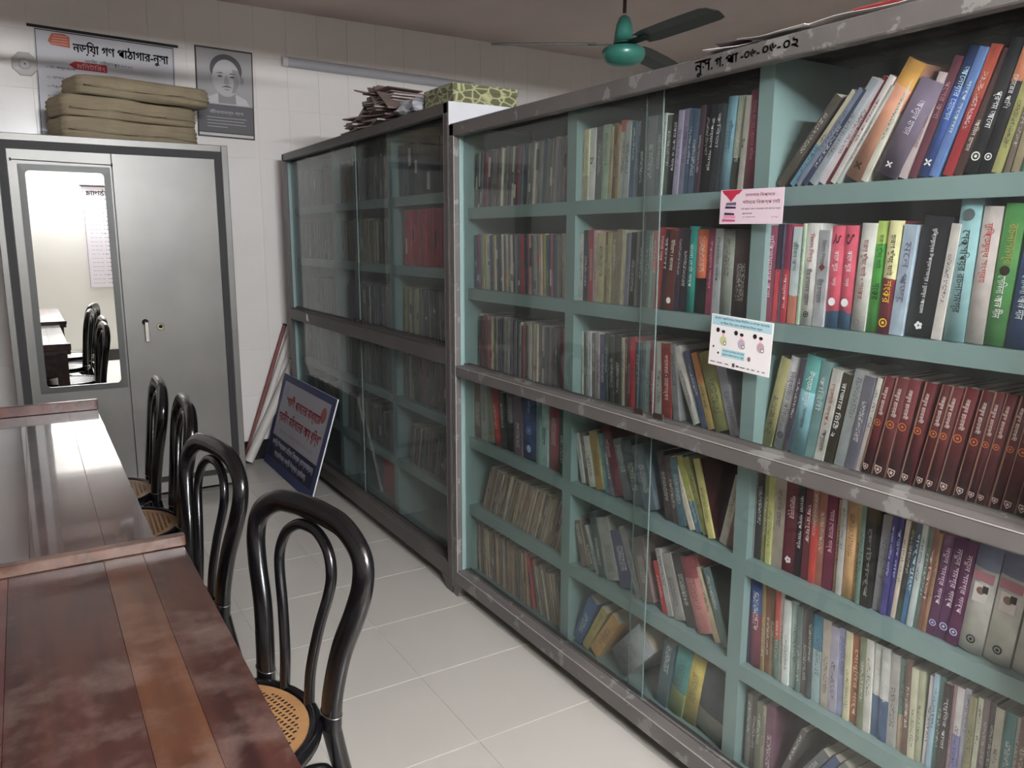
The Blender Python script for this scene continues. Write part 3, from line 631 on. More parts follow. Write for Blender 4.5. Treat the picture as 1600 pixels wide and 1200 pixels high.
1.4947 1.4726 0.212 5 16161c - 0 0 -|উপন্যাস সমগ্র^d0d0d0^.25^.85|black book lettered from head to foot
1.4726 1.4509 0.212 5 262a2e - 0 0 -|কবিতা^a8b0b0^.5^.9|charcoal book lettered in grey
1.4509 1.4128 0.222 5 709cac - 0 1 -|রবীন্দ্রনাথ^38505c^.45^.75|thick pale blue book
1.4107 1.3881 0.222 4 3a3a34 98a08c 0.35 0 -||book grey green above and black below
1.382 1.3679 0.222 4 a8a498 - 0 0 -|১^181818^.45^.55|slim beige book with a black numeral
1.3659 1.3286 0.225 2.5 903a54 - 0 1 -|হাজার বছরের প্রেমের কবিতা^c08898^.3^.9|raspberry pink book next to the divider
@M2
2.032 2.0149 0.212 0 60767e - 0 0 -||thin steel grey book next to the divider
2.0149 1.9912 0.212 0 bcb8b4 - 0 0 -||slim white book
1.9912 1.968 0.212 0 2e3438 - 0 0 -||slim black book
1.968 1.9419 0.213 0 b03448 - 0 0 -||crimson book
1.9419 1.9226 0.213 0 b09490 - 0 0 -||thin pink grey book
1.9226 1.8879 0.213 1 b0a478 - 0 0 -||cream volume with brown stains
1.8879 1.8724 0.213 1 84744c - 0 0 -||thin brown stained volume
1.8724 1.851 0.213 1 a09468 - 0 0 -||slim straw coloured volume
1.851 1.8299 0.213 1 847458 - 0 0 -||slim brown volume
1.8299 1.8032 0.213 1 8c7c64 - 0 0 -||brown volume with a pale label
1.8032 1.7944 0.213 1 b8b0a0 - 0 0 -||very thin white booklet
1.7944 1.7771 0.213 2 747080 - 0 0 -||grey violet book
1.7771 1.7514 0.213 2 22221f - 0 0 -||black book
1.7514 1.7318 0.213 2 7c7874 - 0 0 -||torn grey book
1.7318 1.7152 0.213 2 302e34 - 0 0 -||slim charcoal book
1.7152 1.6961 0.213 2 5c746e 5c746e 0.4 0 -||book grey green with a pink foot
1.6934 1.6799 0.213 2 5e746c - 0 0 -||thin grey green book
1.6799 1.664 0.213 2 80746e b04c4c 0.5 0 -||slim book with a red upper half
1.6613 1.6352 0.216 4 9c2622 - 0 0 -|শ্রেষ্ঠ গল্প^e8c0b8^.6^.9|bright red book
1.6352 1.6198 0.216 4 30222c - 0 0 -|রচনা^c8b8c0^.5^.9|slim black plum book
1.6198 1.587 0.216 4 602a22 - 0 0 -|ইতিহাস । বাংলার^f0dcd0^.5^.88~●^f0e0d8^.08^.16|dark brown book with a large white title
1.587 1.5697 0.216 4 38293c - 0 0 -||slim dark violet book
1.5697 1.5453 0.216 4 281e2a - 0 0 -||black violet book
1.5429 1.5144 0.222 1.5 128c82 - 0 1 -|বাংলা ছোট গল্প^d0f0ec^.3^.8|bright teal book
1.512 1.4705 0.214 1 222226 cc6034 0.42 1 -||book orange above and black below
1.4683 1.4459 0.218 1 7c2c46 - 0 0 -|উপন্যাস সমগ্র^c88898^.3^.85|dark rose book
1.4459 1.4217 0.213 1 9ca0a0 - 0 0 -|নির্বাচিত গল্প^505458^.4^.9|silver grey book
1.4195 1.3852 0.21 1 8a8e82 - 0 1 -||wide grey green book with a looped mark
1.3852 1.3296 0.21 1 4a3838 - 0 1 -||brown red picture book behind the notice
@M3
2.0076 1.9973 0.208 -2 bcbcac - 0 0 -||very thin white booklet next to the divider
1.9973 1.9802 0.208 -2 60605c - 0 0 -||thin dark grey booklet
1.9802 1.9667 0.208 -2 848484 - 0 0 -||thin grey booklet
1.9667 1.9532 0.208 -2 b8b4b0 - 0 0 -||thin white booklet with torn edge
1.9532 1.9333 0.208 -2 706864 - 0 0 -||grey brown booklet
1.9333 1.9202 0.208 -2 c0b0b0 - 0 0 -||thin pinkish white booklet
1.9202 1.9072 0.208 -2 b0a0a0 - 0 0 -||thin dusty pink booklet
1.9072 1.8816 0.208 -2 50506c - 0 0 -||speckled navy book
1.8816 1.8689 0.208 -2 3e464a - 0 0 -||thin charcoal book
1.8689 1.8564 0.208 -2 50503e - 0 0 -||thin olive book
1.8564 1.8377 0.208 -2 3e3e36 - 0 0 -||dark olive book
1.8377 1.8102 0.208 -2 3c3a34 - 0 0 -||dark mottled book
1.8072 1.7952 0.208 -2 b0a48c - 0 0 -||thin cream book
1.7952 1.7803 0.208 -2 785044 - 0 0 -||thin rust book
1.7803 1.7627 0.208 -2 744450 - 0 0 -||thin mauve book
1.7627 1.7395 0.208 -2 b8222c - 0 0 -||bright scarlet book
1.7395 1.7138 0.208 -2 404854 - 0 0 -||slate blue book
1.7138 1.6998 0.208 -1 70807e - 0 0 -||thin grey green book
1.6998 1.6749 0.208 -1 7c8c88 - 0 0 -||dusty sea green book
1.6749 1.6558 0.208 -1 8c2a3c - 0 0 -||slim crimson book
1.6531 1.6238 0.208 -1 94988f - 0 0 -||pale grey book
1.6211 1.5847 0.208 -4 782a26 - 0 0 -|গণদেবতা • তারাশঙ্কর^e0b8b0^.25^.85|brick red book with white script
1.5771 1.5519 0.208 -9 707070 - 0 0 -||grey book tilting back
1.5077 1.4696 0.218 -26.8 bcb8b0 - 0 1 -|বাংলা সাহিত্যের ইতিহাস^505050^.25^.7|thick white leaning book titled in grey
1.4696 1.4487 0.213 -23.3 3e4860 - 0 0 -||slim navy leaning book
1.4487 1.4259 0.21 -21.3 988048 a87038 0.6 0 -||leaning book orange above and tan below
1.4214 1.3686 0.211 -20.7 8c8c54 - 0 1 4c4c38||thick stained olive leaning book
1.3664 1.3325 0.197 -19.5 8c8c94 - 0 0 -||thick pale grey book behind the white notice
@M4
1.9852 1.9644 0.166 -14.3 aca8a2 - 0 0 -||thin white leaning book next to the divider
1.9644 1.937 0.166 -14.3 706c64 - 0 0 -||grey leaning book
1.937 1.9035 0.166 -14.3 bcb8ac - 0 0 -||off white leaning book
1.9035 1.8643 0.185 -14.3 987c44 - 0 0 -||golden tan leaning book
1.8643 1.8387 0.19 -14.3 56909c - 0 0 -||light blue leaning book
1.8387 1.8167 0.19 -14.3 60606a - 0 0 -||slim slate leaning book
1.8167 1.7706 0.222 -20.7 60222e - 0 1 -|সঞ্চিতা^c89898^.55^.8|dark wine leaning book
1.7706 1.723 0.19 -20.7 60686a - 0 0 -||grey leaning book with a pale edge
1.723 1.6713 0.19 -20.7 3e4e4e - 0 0 -||dark green grey leaning book
1.6713 1.6161 0.19 -20.7 54606a - 0 0 -||dusty slate leaning book
1.584 1.5527 0.195 -14.9 403838 - 0 0 -||dark brown leaning book
1.5527 1.5297 0.195 -14.9 504440 - 0 0 -||brown torn leaning book
1.5297 1.4996 0.195 -14.9 4c6670 - 0 0 -||blue grey leaning book
1.4873 1.4654 0.212 -25 b8b0a0 - 0 0 -||white leaning book with a torn foot
1.4654 1.4415 0.212 -25 4c6a78 98984c 0.4 0 -||leaning book yellow above and blue below
1.4415 1.418 0.212 -25 84844c - 0 0 -||olive yellow leaning book
1.418 1.395 0.215 -19 bcb46c a8a060 0.4 0 3c1a1a||pale yellow leaning book
1.3837 1.3591 0.202 12.5 9c9488 - 0 0 -||beige book leaning the other way
1.3569 1.3328 0.181 9.8 845850 - 0 0 -||dusty brown book leaning on the divider
@L4
2.7775 2.7229 0.225 0 4c4644 - 0 0 -||dark grey book at the side panel
2.7229 2.649 0.228 0 74584e - 0 0 -||dusty pink brown volume
2.649 2.5979 0.222 -3 90908a - 0 0 -||cream grey torn book
2.5929 2.5482 0.222 -8 807c68 - 0 0 -||floral patterned book
2.5482 2.5047 0.218 -8 b01c1c - 0 1 -||bright red tilted book
2.4951 2.4621 0.215 -6 2a2826 - 0 0 -||dark slim book
2.4621 2.4024 0.225 -3 221e26 5c5a60 0.5 1 -||black book with an oval medallion
2.3979 2.3447 0.222 -3 60505c - 0 0 -||mauve picture spine book
2.3447 2.2554 0.228 -1 1c3a70 - 0 1 -|⬢^7090c0^.4^.55~●^90a8d0^.12^.24~অভিধান^90a8d0^.75^.95|thick royal blue dictionary with hexagons
2.2513 2.2308 0.222 0 5e7c78 - 0 0 -||thin grey teal book
2.2308 2.1904 0.222 0 90aca6 - 0 0 -|ইতিহাস^181818^.35^.62|pale green book titled in bold black
2.1825 2.1241 0.222 0 90283a - 0 1 -||thick crimson book
2.1241 2.0864 0.222 0 143e30 - 0 0 -||bottle green book at the divider
@M5
1.9688 1.9303 0.15 -21.2 6c5e54 - 0 0 -||worn brown leaning book next to the divider
1.9303 1.8996 0.148 -24.2 5c5c50 - 0 0 -||dark olive leaning book
1.8996 1.876 0.154 -27.2 9ca4a0 - 0 0 -||thin white leaning book
1.876 1.8431 0.209 -18.1 344440 - 0 0 -||dark green leaning book
1.8431 1.7762 0.203 -20.2 8c8c84 - 0 0 -||pale grey leaning book with a bright edge
1.7762 1.7033 0.183 -20.5 4c4c6c - 0 0 -||slate violet leaning book
1.6974 1.6682 0.215 -26.7 848080 - 0 0 -||grey leaning book
1.6682 1.6116 0.193 -19.6 74605c - 0 0 -||dusty rose grey leaning book
1.5814 1.5626 0.15 -20 a8242c - 0 0 -||short bright red booklet
1.5599 1.5361 0.2 -19.6 9c9894 - 0 0 -||white edged leaning book
1.5334 1.4897 0.196 -21.5 8c8884 - 0 0 -||pale grey leaning book
1.4871 1.4473 0.206 -21.7 444040 - 0 0 -||charcoal leaning book
1.4424 1.3827 0.21 -22.9 b4706c 8c3c44 0.72 1 -||thick salmon leaning book with a dark red top
1.3804 1.3551 0.203 -28.1 a8987c - 0 0 -||cream leaning book
1.3528 1.328 0.211 -23.8 5c7474 - 0 0 202826||sea green leaning book
@M6
2.0254 1.9738 0.2 26 2c5484 - 0 0 -||blue leaning book in the corner
1.9701 1.9343 0.205 30 a89448 - 0 0 -||dull yellow leaning book
1.9343 1.8821 0.2 34 c49038 b08038 0.4 0 -||golden yellow leaning book
1.8718 1.7415 0.19 42 88888c - 0 1 -||wide grey leaning book with faded cover
1.5962 1.5518 0.215 8 3c565c - 0 0 -||dark teal book
1.5491 1.493 0.222 9 8c9c50 3c7c78 0.35 1 -||thick book yellow above and teal below
1.493 1.4417 0.218 9 b8a44c - 0 1 -||thick yellow book with orange lettering
1.4392 1.3447 0.215 9 44484c 8c8c80 -0.3 1 -||thick charcoal book with a pale foot
'''
row = None; nb = 0; total = 0
for ln in BOOKS.strip().split('\n'):
    if ln[0] == '@': row = ln[1:].strip(); nb = 0; continue
    a, txs, look = ln.split('|'); a = a.split(); nb += 1; total += 1
    tx = [tuple(q.split('^')) for q in txs.split('~')] if txs else []
    make_book(row, nb, float(a[0]), float(a[1]), float(a[2]), float(a[3]), a[4], '' if a[5] == '-' else a[5], float(a[6]), int(a[7]), tx, look, a[8])
# the rest of the rows: too thin to pick apart, one object
random.seed(11)
PV = []; PFc = []; PCol = []
def packed(y_far, y_near, z0, X, pal, hr=(.19, .215), tr=(.006, .014), lean=0.0, g=1.5, jit=.5, foot=.25):
    y = y_far
    while y > y_near + .008:
        t = random.uniform(*tr); h = random.uniform(*hr); le = radians(lean + random.uniform(-jit, jit)); w = t / cos(le)
        if y - w < y_near: break
        yc = y - w / 2; D = random.uniform(.13, .15); x = X + random.uniform(-.002, .007); R = Matrix.Rotation(le, 3, 'X')
        base = Vector((x, yc, z0 + .001 + abs(sin(le)) * t / 2)); c = lin(random.choice(pal), g); pg = lin('a89c8c', 1.2); n = len(PV)
        for vx in (0, D):
            for vy in (-t / 2 + .0004, t / 2 - .0004):
                for vz in (0, h): PV.append(tuple(base + R @ Vector((vx, vy, vz))))
        for f, cc in (((0, 1, 3, 2), c), ((4, 6, 7, 5), pg), ((0, 4, 5, 1), c), ((2, 3, 7, 6), c), ((0, 2, 6, 4), c), ((1, 5, 7, 3), pg)): PFc.append(tuple(i + n for i in f)); PCol.append(cc)
        if random.random() < .55:                                       # a printed band or label on the spine
            za = random.uniform(.05, .6) * h; zb = za + random.uniform(.04, .35) * h; n = len(PV); c2 = lin(random.choice(pal + ['b0a89c', '302c30']), g)
            for vy, vz in ((-t * .45, za), (-t * .45, zb), (t * .45, zb), (t * .45, za)): PV.append(tuple(base + R @ Vector((-.0006, vy, vz))))
            PFc.append((n, n + 1, n + 2, n + 3)); PCol.append(c2)
        y -= w
P1 = '4c4a4c 5c5854 78746c 8c887c 6c6460 a09888 4c5054 605860 585c5c 34444c 3c4c58 704048 54504c 7c706c'.split()
packed(2.694, 2.066, RZ['R1'], 1.484, P1 + ['2c4c60', '7c3444', 'a8a494', 'a89c7c'], (.195, .205), lean=4, tr=(.008, .017))
packed(2.694, 2.066, RZ['R2'], 1.482, P1 + ['983038', '34406c', '8c8450', '9c8c74', 'b0aca0'], (.2, .207), lean=-2, tr=(.008, .018))
packed(2.694, 2.10, RZ['R3'], 1.496, P1 + ['94303c', '8c8480', '988c78'], (.19, .208), tr=(.006, .013)); packed(2.10, 2.066, RZ['R3'], 1.496, ['285878'], (.2, .205), tr=(.014, .016))
PT = '8c7c6c 9c8c78 7c6c60 a89880 6c5c54 84766c 94705c 746860'.split()
packed(2.66, 2.09, RZ['R5'], 1.492, PT, (.185, .2), tr=(.004, .009), lean=20, jit=2, g=1.35)
packed(2.69, 2.30, RZ['R6'], 1.492, PT, (.19, .21), tr=(.004, .009), lean=-4, jit=2, g=1.35); packed(2.285, 2.265, RZ['R6'], 1.492, ['983840'], (.2, .21), tr=(.012, .014), lean=-12, g=1.35); packed(2.25, 2.08, RZ['R6'], 1.492, PT, (.17, .2), tr=(.005, .01), lean=-14, jit=3, g=1.35)
packed(.69, .575, RZ['R2'], 1.482, P1 + ['2c4c7c', 'a8a49c'], (.215, .235), (.012, .03), 3); packed(.614, .575, RZ['R4'], 1.489, P1, (.2, .225), (.012, .03), 2)
P2 = '4c4c4c 585450 6c6860 3c4448 5c5c58 44403c 706454 505860'.split()
U = [1.637, 1.332, 1.015, .715, .405, .115]
for (a, b, z, pal, hr, tr, le) in ((4.93, 4.6, 0, P2, (.2, .215), (.012, .02), 2), (4.5, 4.28, 0, P2 + ['5c3c34'], (.2, .215), (.012, .02), 0), (4.2, 3.9, 0, P2, (.2, .22), (.012, .02), 2), (3.8, 3.5, 0, P2 + ['a8a49c', '7c4c3c', '1c1c20'], (.19, .215), (.008, .02), 3), (3.42, 2.82, 0, ['2c2c38', '30303c', '282834'], (.225, .228), (.03, .034), 0),
        (4.9, 4.28, 1, P2, (.2, .215), (.01, .02), 0), (4.2, 3.5, 1, P2 + ['a09c84', '8c8468', '787058'], (.2, .22), (.008, .018), -1), (3.38, 2.82, 1, ['a02c40', 'b03448', '8c2438', '9c3040'], (.243, .248), (.013, .017), 0),
        (4.9, 4.28, 2, P2, (.19, .21), (.01, .02), 0), (4.15, 3.52, 2, P2 + ['54546c', '606078', '8c8884'], (.19, .22), (.014, .024), 0), (3.4, 3.2, 2, ['9c9060', '5c5c54', 'a49c74'], (.21, .22), (.012, .02), 2), (3.2, 2.82, 2, P2 + ['34405c', '8c887c', '1c2428'], (.21, .225), (.014, .024), -3),
        (4.9, 4.28, 3, P2, (.19, .21), (.01, .02), 0), (4.2, 3.5, 3, P2 + ['34484c', '2c3438'], (.19, .215), (.01, .02), 1), (3.42, 2.82, 3, P2 + ['70504c', '8c8478', '584844'], (.2, .22), (.01, .02), 1),
        (4.9, 4.28, 4, P2, (.17, .2), (.01, .02), 0), (4.2, 3.5, 4, P2, (.18, .2), (.012, .022), 1), (3.36, 2.82, 4, P2 + ['6c4c48', '80786c'], (.18, .2), (.007, .014), 12)):
    packed(a, b, U[z], 1.49, pal, hr, tr, le, g=1.5)
me = bpy.data.meshes.new('packed_books'); me.from_pydata(PV, [], PFc); ca = me.color_attributes.new('Col', 'FLOAT_COLOR', 'CORNER')
flatc = []
for f, c in zip(PFc, PCol): flatc += list(c) * 4
ca.data.foreach_set('color', flatc); me.materials.append(M_bookv)
tag(link('packed_books', me), 'rows of thin worn books and papers packed on the far shelves behind dusty glass', 'books', kind='stuff')
# red folder standing askew in the taller bookcase
t = thing('folder', 'bright red plastic folder standing askew on a low shelf of the taller bookcase', 'folder', (1.55, 3.84, .117))
MB().bbox(0, .012, -.33, 0, 0, .25, .002, M=Matrix.Rotation(.0, 4, 'X')).obj('cover', flat('b01824', 1.3), t); MB().bbox(.0125, .03, -.32, -.01, .002, .242, .001).obj('papers', M_paper, t)
# ------------------------------------------------------------------ tables
def table(label, x0, x1, y0, y1, seams, mats, lipm, lip_h, legm):
    t = thing('reading_table', label, 'table', (x0, y0, 0)); W = x1 - x0; L = y1 - y0
    xs = [x1] + seams + [x0]
    for i in range(len(xs) - 1): MB().bbox(xs[i + 1] - x0 + .0002, xs[i] - x0 - .0002, 0, L, .735, .76, .0006).obj('plank', mats[i % len(mats)], t)
    MB().bbox(0, W + .004, L - .024, L, .7605, .76 + lip_h, .002).obj('edge_strip', lipm, t)
    for y in (.03, L - .055): MB().bbox(.05, W - .02, y, y + .022, .59, .7345, .002).obj('apron', legm, t)
    for x in (.03, W - .04): MB().bbox(x, x + .022, .055, L - .057, .63, .7345, .002).obj('apron', legm, t)
    for x in (.03, W - .085):
        for y in (.02, L - .08): MB().bbox(x + .001, x + .066, y + .001, y + .061, 0, .7343, .004).obj('leg', legm, t)
    return t
table('scratched red-brown wooden reading table nearest the camera, pale orange streak in its top', -.98, .255, .13, 1.865, [.168, .09, -.085, -.33, -.6], [W_dark, W_orange, W_dark, W_red, W_dark, W_dark], W_orange, .026, W_dark)
table('glossy dark wooden reading table beyond the near one, before the steel cupboard', -.98, .205, 1.882, 3.60, [.102, -.046, -.26, -.5, -.74], [W_far, W_far2, W_far, W_far2, W_far, W_far2], W_red, .042, W_dark)
# ------------------------------------------------------------------ bentwood chairs
def cr(pts, n=8):
    """Catmull-Rom through pts"""
    P_ = [Vector(p) for p in pts]; P_ = [P_[0] * 2 - P_[1]] + P_ + [P_[-1] * 2 - P_[-2]]; out = []
    for i in range(1, len(P_) - 2):
        for k in range(n):
            u = k / n; a, b, c, d = P_[i - 1:i + 3]
            out.append(.5 * ((2 * b) + (c - a) * u + (2 * a - 5 * b + 4 * c - d) * u * u + (3 * b - a - 3 * c + d) * u ** 3))
    return out + [P_[-2]]
def back_x(z): return .190 + .057 * ((z - .45) / .45) ** 1.25 if z > .45 else .19 + (.45 - z) * .17
def loop(prof):
    half = [(back_x(z), y, z) for y, z in prof]; other = [(x, -y, z) for x, y, z in half[::-1]][1:]
    return half + other
def cane_seat():
    mb = MB(); p = .0145; py = .0122; w = .0042; R_ = .178
    for i in range(-13, 14):
        for k in range(-16, 17):
            x = i * p; y = k * py + (py / 2 if i % 2 else 0)
            r = hypot(x, y)
            if r > R_: continue
            a, b = p / 2, py / 2; q = [(x - a, y - b), (x + a, y - b), (x + a, y + b), (x - a, y + b)]
            if r > R_ - .010: mb.add([(u, v, .463) for u, v in q], [(0, 1, 2, 3)]); continue
            h = [(x - w, y - w * .62), (x + w, y - w * .62), (x + w, y + w * .62), (x - w, y + w * .62)]
            mb.add([(u, v, .463) for u, v in q + h], [(0, 1, 5, 4), (1, 2, 6, 5), (2, 3, 7, 6), (3, 0, 4, 7)])
    n = 48; ins = [((R_ - .012) * cos(2 * pi * k / n), (R_ - .012) * sin(2 * pi * k / n), .4632) for k in range(n)]; ou = [(.187 * cos(2 * pi * k / n), .187 * sin(2 * pi * k / n), .4632) for k in range(n)]
    mb.add(ins + ou, [(k, n + k, n + (k + 1) % n, (k + 1) % n) for k in range(n)]); return mb
CH = []
def chair_parts(t):
    out = cr(loop([(.128, .445), (.132, .52), (.152, .62), (.187, .71), (.203, .775), (.190, .828), (.13, .868), (.06, .879), (0, .881)]), 6)
    n = len(out); MB().tube(out, .0265, 14, ry=.019).obj('back_loop', M_chair, t)
    inn = cr(loop([(.048, .452), (.05, .54), (.07, .64), (.094, .72), (.098, .765), (.08, .808), (.04, .836), (0, .842)]), 6)
    MB().tube(inn, .0125, 12, ry=.0115).obj('inner_loop', M_chair, t)
    for s in (-1, 1):
        q = cr([(back_x(z), s * y, z) for y, z in ((.128, .452), (.135, .36), (.155, .2), (.185, .001))], 5); MB().tube(q, [.0262 - .010 * i / (len(q) - 1) for i in range(len(q))], 12, ry=.0185).obj('leg', M_chair, t)
        q = cr([(x, s * y, z) for x, y, z in ((-.12, .115, .435), (-.14, .13, .28), (-.175, .16, .001))], 5); MB().tube(q, [.019 - .006 * i / (len(q) - 1) for i in range(len(q))], 12).obj('leg', M_chair, t)
        q = cr([(.05, s * .185, .425), (.11, s * .165, .405), (.165, s * .135, .36), (.195, s * .137, .30)], 5); MB().tube(q, .010, 10, ry=.016).obj('bracket', M_chair, t)
        MB().tube([(back_x(.48) + .0194 * cos(a), s * .129 + .0269 * sin(a), .48 + .004 * sin(a)) for a in [2 * pi * k / 20 for k in range(20)]], .0011, 6, closed=True, upv=(0, 0, 1)).obj('joint_ring', M_chrome, t)
    ring = [(.198 * cos(2 * pi * k / 48), .198 * sin(2 * pi * k / 48), .452) for k in range(48)]
    sr = MB().tube(ring, .016, 12, ry=.018, closed=True, upv=(0, 0, 1)).obj('seat_ring', M_chair, t)
    MB().lathe([(0, .440), (.19, .440), (.19, .4565), (0, .4565)], 40).obj('seat_board', M_dark, t)
    c = cane_seat().obj('cane_seat', M_cane, t); c['label'] = 'tan perforated cane pattern seat'
    MB().tube([(.02 + .155 * cos(2 * pi * k / 36), .155 * sin(2 * pi * k / 36), .25) for k in range(36)], .009, 8, closed=True, upv=(0, 0, 1)).obj('leg_hoop', M_chair, t)
spots = [(.243, 1.540, .28, 'black bentwood chair with tan cane seat at the near table, closest to camera'), (0.168, 2.208, 0.16, 'black bentwood chair turned slightly out, second from the camera'),
         (0.2, 2.926, -0.04, 'black bentwood chair pushed in at the far table, third from the camera'), (0.175, 3.375, -0.04, 'black bentwood chair at the end of the far table, before the steel cupboard')]
GC = 'black bentwood chairs along the reading tables'
proto = None
for x, y, a, lab in spots:
    if proto is None: proto = thing('bentwood_chair', lab, 'chair', (x, y, 0), a, GC); chair_parts(proto); kids = list(proto.children); continue
    t = proto.copy(); COL.objects.link(t); t['label'] = lab; t.location = (x, y, 0); t.rotation_euler = (0, 0, a)
    for k in kids: c = k.copy(); COL.objects.link(c); c.parent = t
# ------------------------------------------------------------------ steel cupboard with mirror
AX, AY, AW, AH = -.088, 4.602, 1.092, 1.946
t = thing('steel_cupboard', 'light grey steel cupboard with a tall mirror in its door', 'cupboard', (AX, AY, 0)); S = AX
MB().box(.0, AW, .02, .46, .06, AH).obj('body', M_steel, t)
fr = MB().bbox(0, .03, 0, .03, .03, AH, .003).bbox(AW - .034, AW, 0, .03, .03, AH, .003).bbox(.03, AW - .034, 0, .03, AH - .036, AH, .003).bbox(.03, AW - .034, 0, .03, .055, .115, .003)
fr.obj('frame', M_steel, t)
st = MB().box(.03, .064, .006, .02, .115, AH - .036).box(AW - .07, AW - .034, .006, .02, .115, AH - .036).box(.064, AW - .07, .006, .02, AH - .072, AH - .036).box(.064, AW - .07, .006, .02, .115, .145)
st.obj('dark_border', M_stripe, t)
mid = .430 - S
d1 = MB().bbox(.065, mid - .0015, .002, .022, .146, AH - .073, .002).obj('door', M_steel, t); d2 = MB().bbox(mid + .0015, AW - .071, .002, .022, .146, AH - .073, .002).obj('door', M_steel, t)
def ringframe(mb, x0, x1, z0, z1, w, ya, yb, r=.02, r2=.012):
    def rr(a, b, c, d, r):
        o = []
        for cx, cz, s in ((b - r, d - r, 0), (a + r, d - r, pi / 2), (a + r, c + r, pi), (b - r, c + r, 1.5 * pi)):
            for k in range(6): o.append((cx + r * cos(s + k * pi / 10), cz + r * sin(s + k * pi / 10)))
        return o
    A = rr(x0, x1, z0, z1, .004); B = rr(x0 + w, x1 - w, z0 + w, z1 - w, r); n = len(A)
    vs = [(x, ya, z) for x, z in A] + [(x, yb, z) for x, z in A] + [(x, yb - .002, z) for x, z in B] + [(x, ya, z) for x, z in B]
    fs = []
    for k in range(n):
        j = (k + 1) % n
        for a in range(3): fs.append((a * n + k, a * n + j, (a + 1) * n + j, (a + 1) * n + k))
    return mb.add(vs, fs)
ringframe(MB(), .018 - S, .420 - S, .668, 1.803, .030, .002, -.006).obj('mirror_frame', M_mframe, d1)
MB().box(.046 - S, .391 - S, .0002, .0016, .697, 1.774).obj('mirror', M_mirror, d1)
hx = .532 - S
MB().bbox(hx - .011, hx + .011, -.022, -.014, .905, 1.012, .003).box(hx - .008, hx + .008, -.014, .002, .985, 1.005).obj('handle', M_chrome, d2)
MB().lathe([(0, 0), (.016, 0), (.016, .014), (0, .014)], 16).obj('handle_pivot', M_dark, d2, (hx - .004, .002, 1.010), (pi / 2, 0, 0))
lx = .602 - S
MB().lathe([(.020, 0), (.020, .003), (.009, .005), (.009, .003)], 20).obj('lock_plate', mat('brass_plate', lin('b0a890'), .35, .6), d2, (lx, .002, .982), (pi / 2, 0, 0))
MB().lathe([(0, .006), (.009, .006), (.009, 0)], 14).obj('lock_core', M_dark, d2, (lx, .002, .982), (pi / 2, 0, 0))
MB().tube([(-.055 - S + .05, -.004, 1.822), (.43 - S, -.004, 1.815)], .0022, 6).box(-.012 - S, -.004 - S, -.006, .002, 1.815, 1.829).box(.426 - S, .434 - S, -.006, .002, 1.808, 1.822).obj('curtain_wire', M_dark, d1)
for x in (.0, AW - .06):
    for y in (.01, .40): MB().bbox(x, x + .06, y, y + .05, 0, .062, .004).obj('foot', M_steel, t)
# ------------------------------------------------------------------ cloth-wrapped bundles on the cupboard
from mathutils import noise
M_cloth = mat('dusty_cotton_cloth', lin('93866f'), .95, var=.14, vscale=7, bump=.6, bscale=50)
def bundle(label, x0, x1, z0, z1, dep, rz, seed, y=4.65):
    mb = MB(); nx, nz, ny = 26, 8, 10; W = x1 - x0; H = z1 - z0; t = thing('cloth_bundle', label, 'bundle', (x0, y, z0), rz, 'cloth bundles on the steel cupboard')
    n = 40; m = 14; vs = []
    for i in range(m + 1):
        v = i / m; z = v * H; pull = 1 - .0 * v
        e = (abs(2 * v - 1)) ** 5
        for k in range(n):
            a = 2 * pi * k / n; cx, cy = cos(a), sin(a); p_ = 9; r = (abs(cx) ** p_ + abs(cy) ** p_) ** (-1 / p_)
            x = W / 2 + cx * r * W / 2 * (1 - .03 * e); yy = dep / 2 + cy * r * dep / 2 * (1 - .045 * e)
            q = Vector((x * 6 + seed, yy * 6, z * 10)); d = noise.noise(q) * .010 + noise.noise(q * 3) * .004 + .004 * sin(z * 260 + x * 9)
            vs.append((x + cx * d, yy + cy * d, z + (noise.noise(Vector((x * 5, yy * 5, seed))) * .012 if i == m else 0)))
    fs = [(i * n + k, i * n + (k + 1) % n, (i + 1) * n + (k + 1) % n, (i + 1) * n + k) for i in range(m) for k in range(n)]
    fs += [tuple(range(n))[::-1], tuple(range(m * n, (m + 1) * n))]
    mb.add(vs, fs, 0, True); mb.obj('cloth_wrap', M_cloth, t)
    f = MB()                                                            # the folded flap and crease along the front
    pts = [(W * (.03 + .94 * k / 12), -.006 - .003 * sin(k * 1.7), H * (.36 + .03 * sin(k * .8 + seed))) for k in range(13)]
    f.tube(pts, .0045, 6).obj('fold', M_cloth, t)
bundle('dusty tan cloth bundle lying lowest on the steel cupboard', .235, .93, 1.947, 2.052, .27, .27, 1.3, 4.64)
bundle('puffy grey-tan cloth bundle in the middle of the pile on the steel cupboard', .245, .945, 2.058, 2.155, .29, .30, 4.1, 4.635)
bundle('dusty tan cloth bundle topmost of the pile on the steel cupboard', .315, 1.0, 2.166, 2.258, .28, .26, 7.7, 4.62)
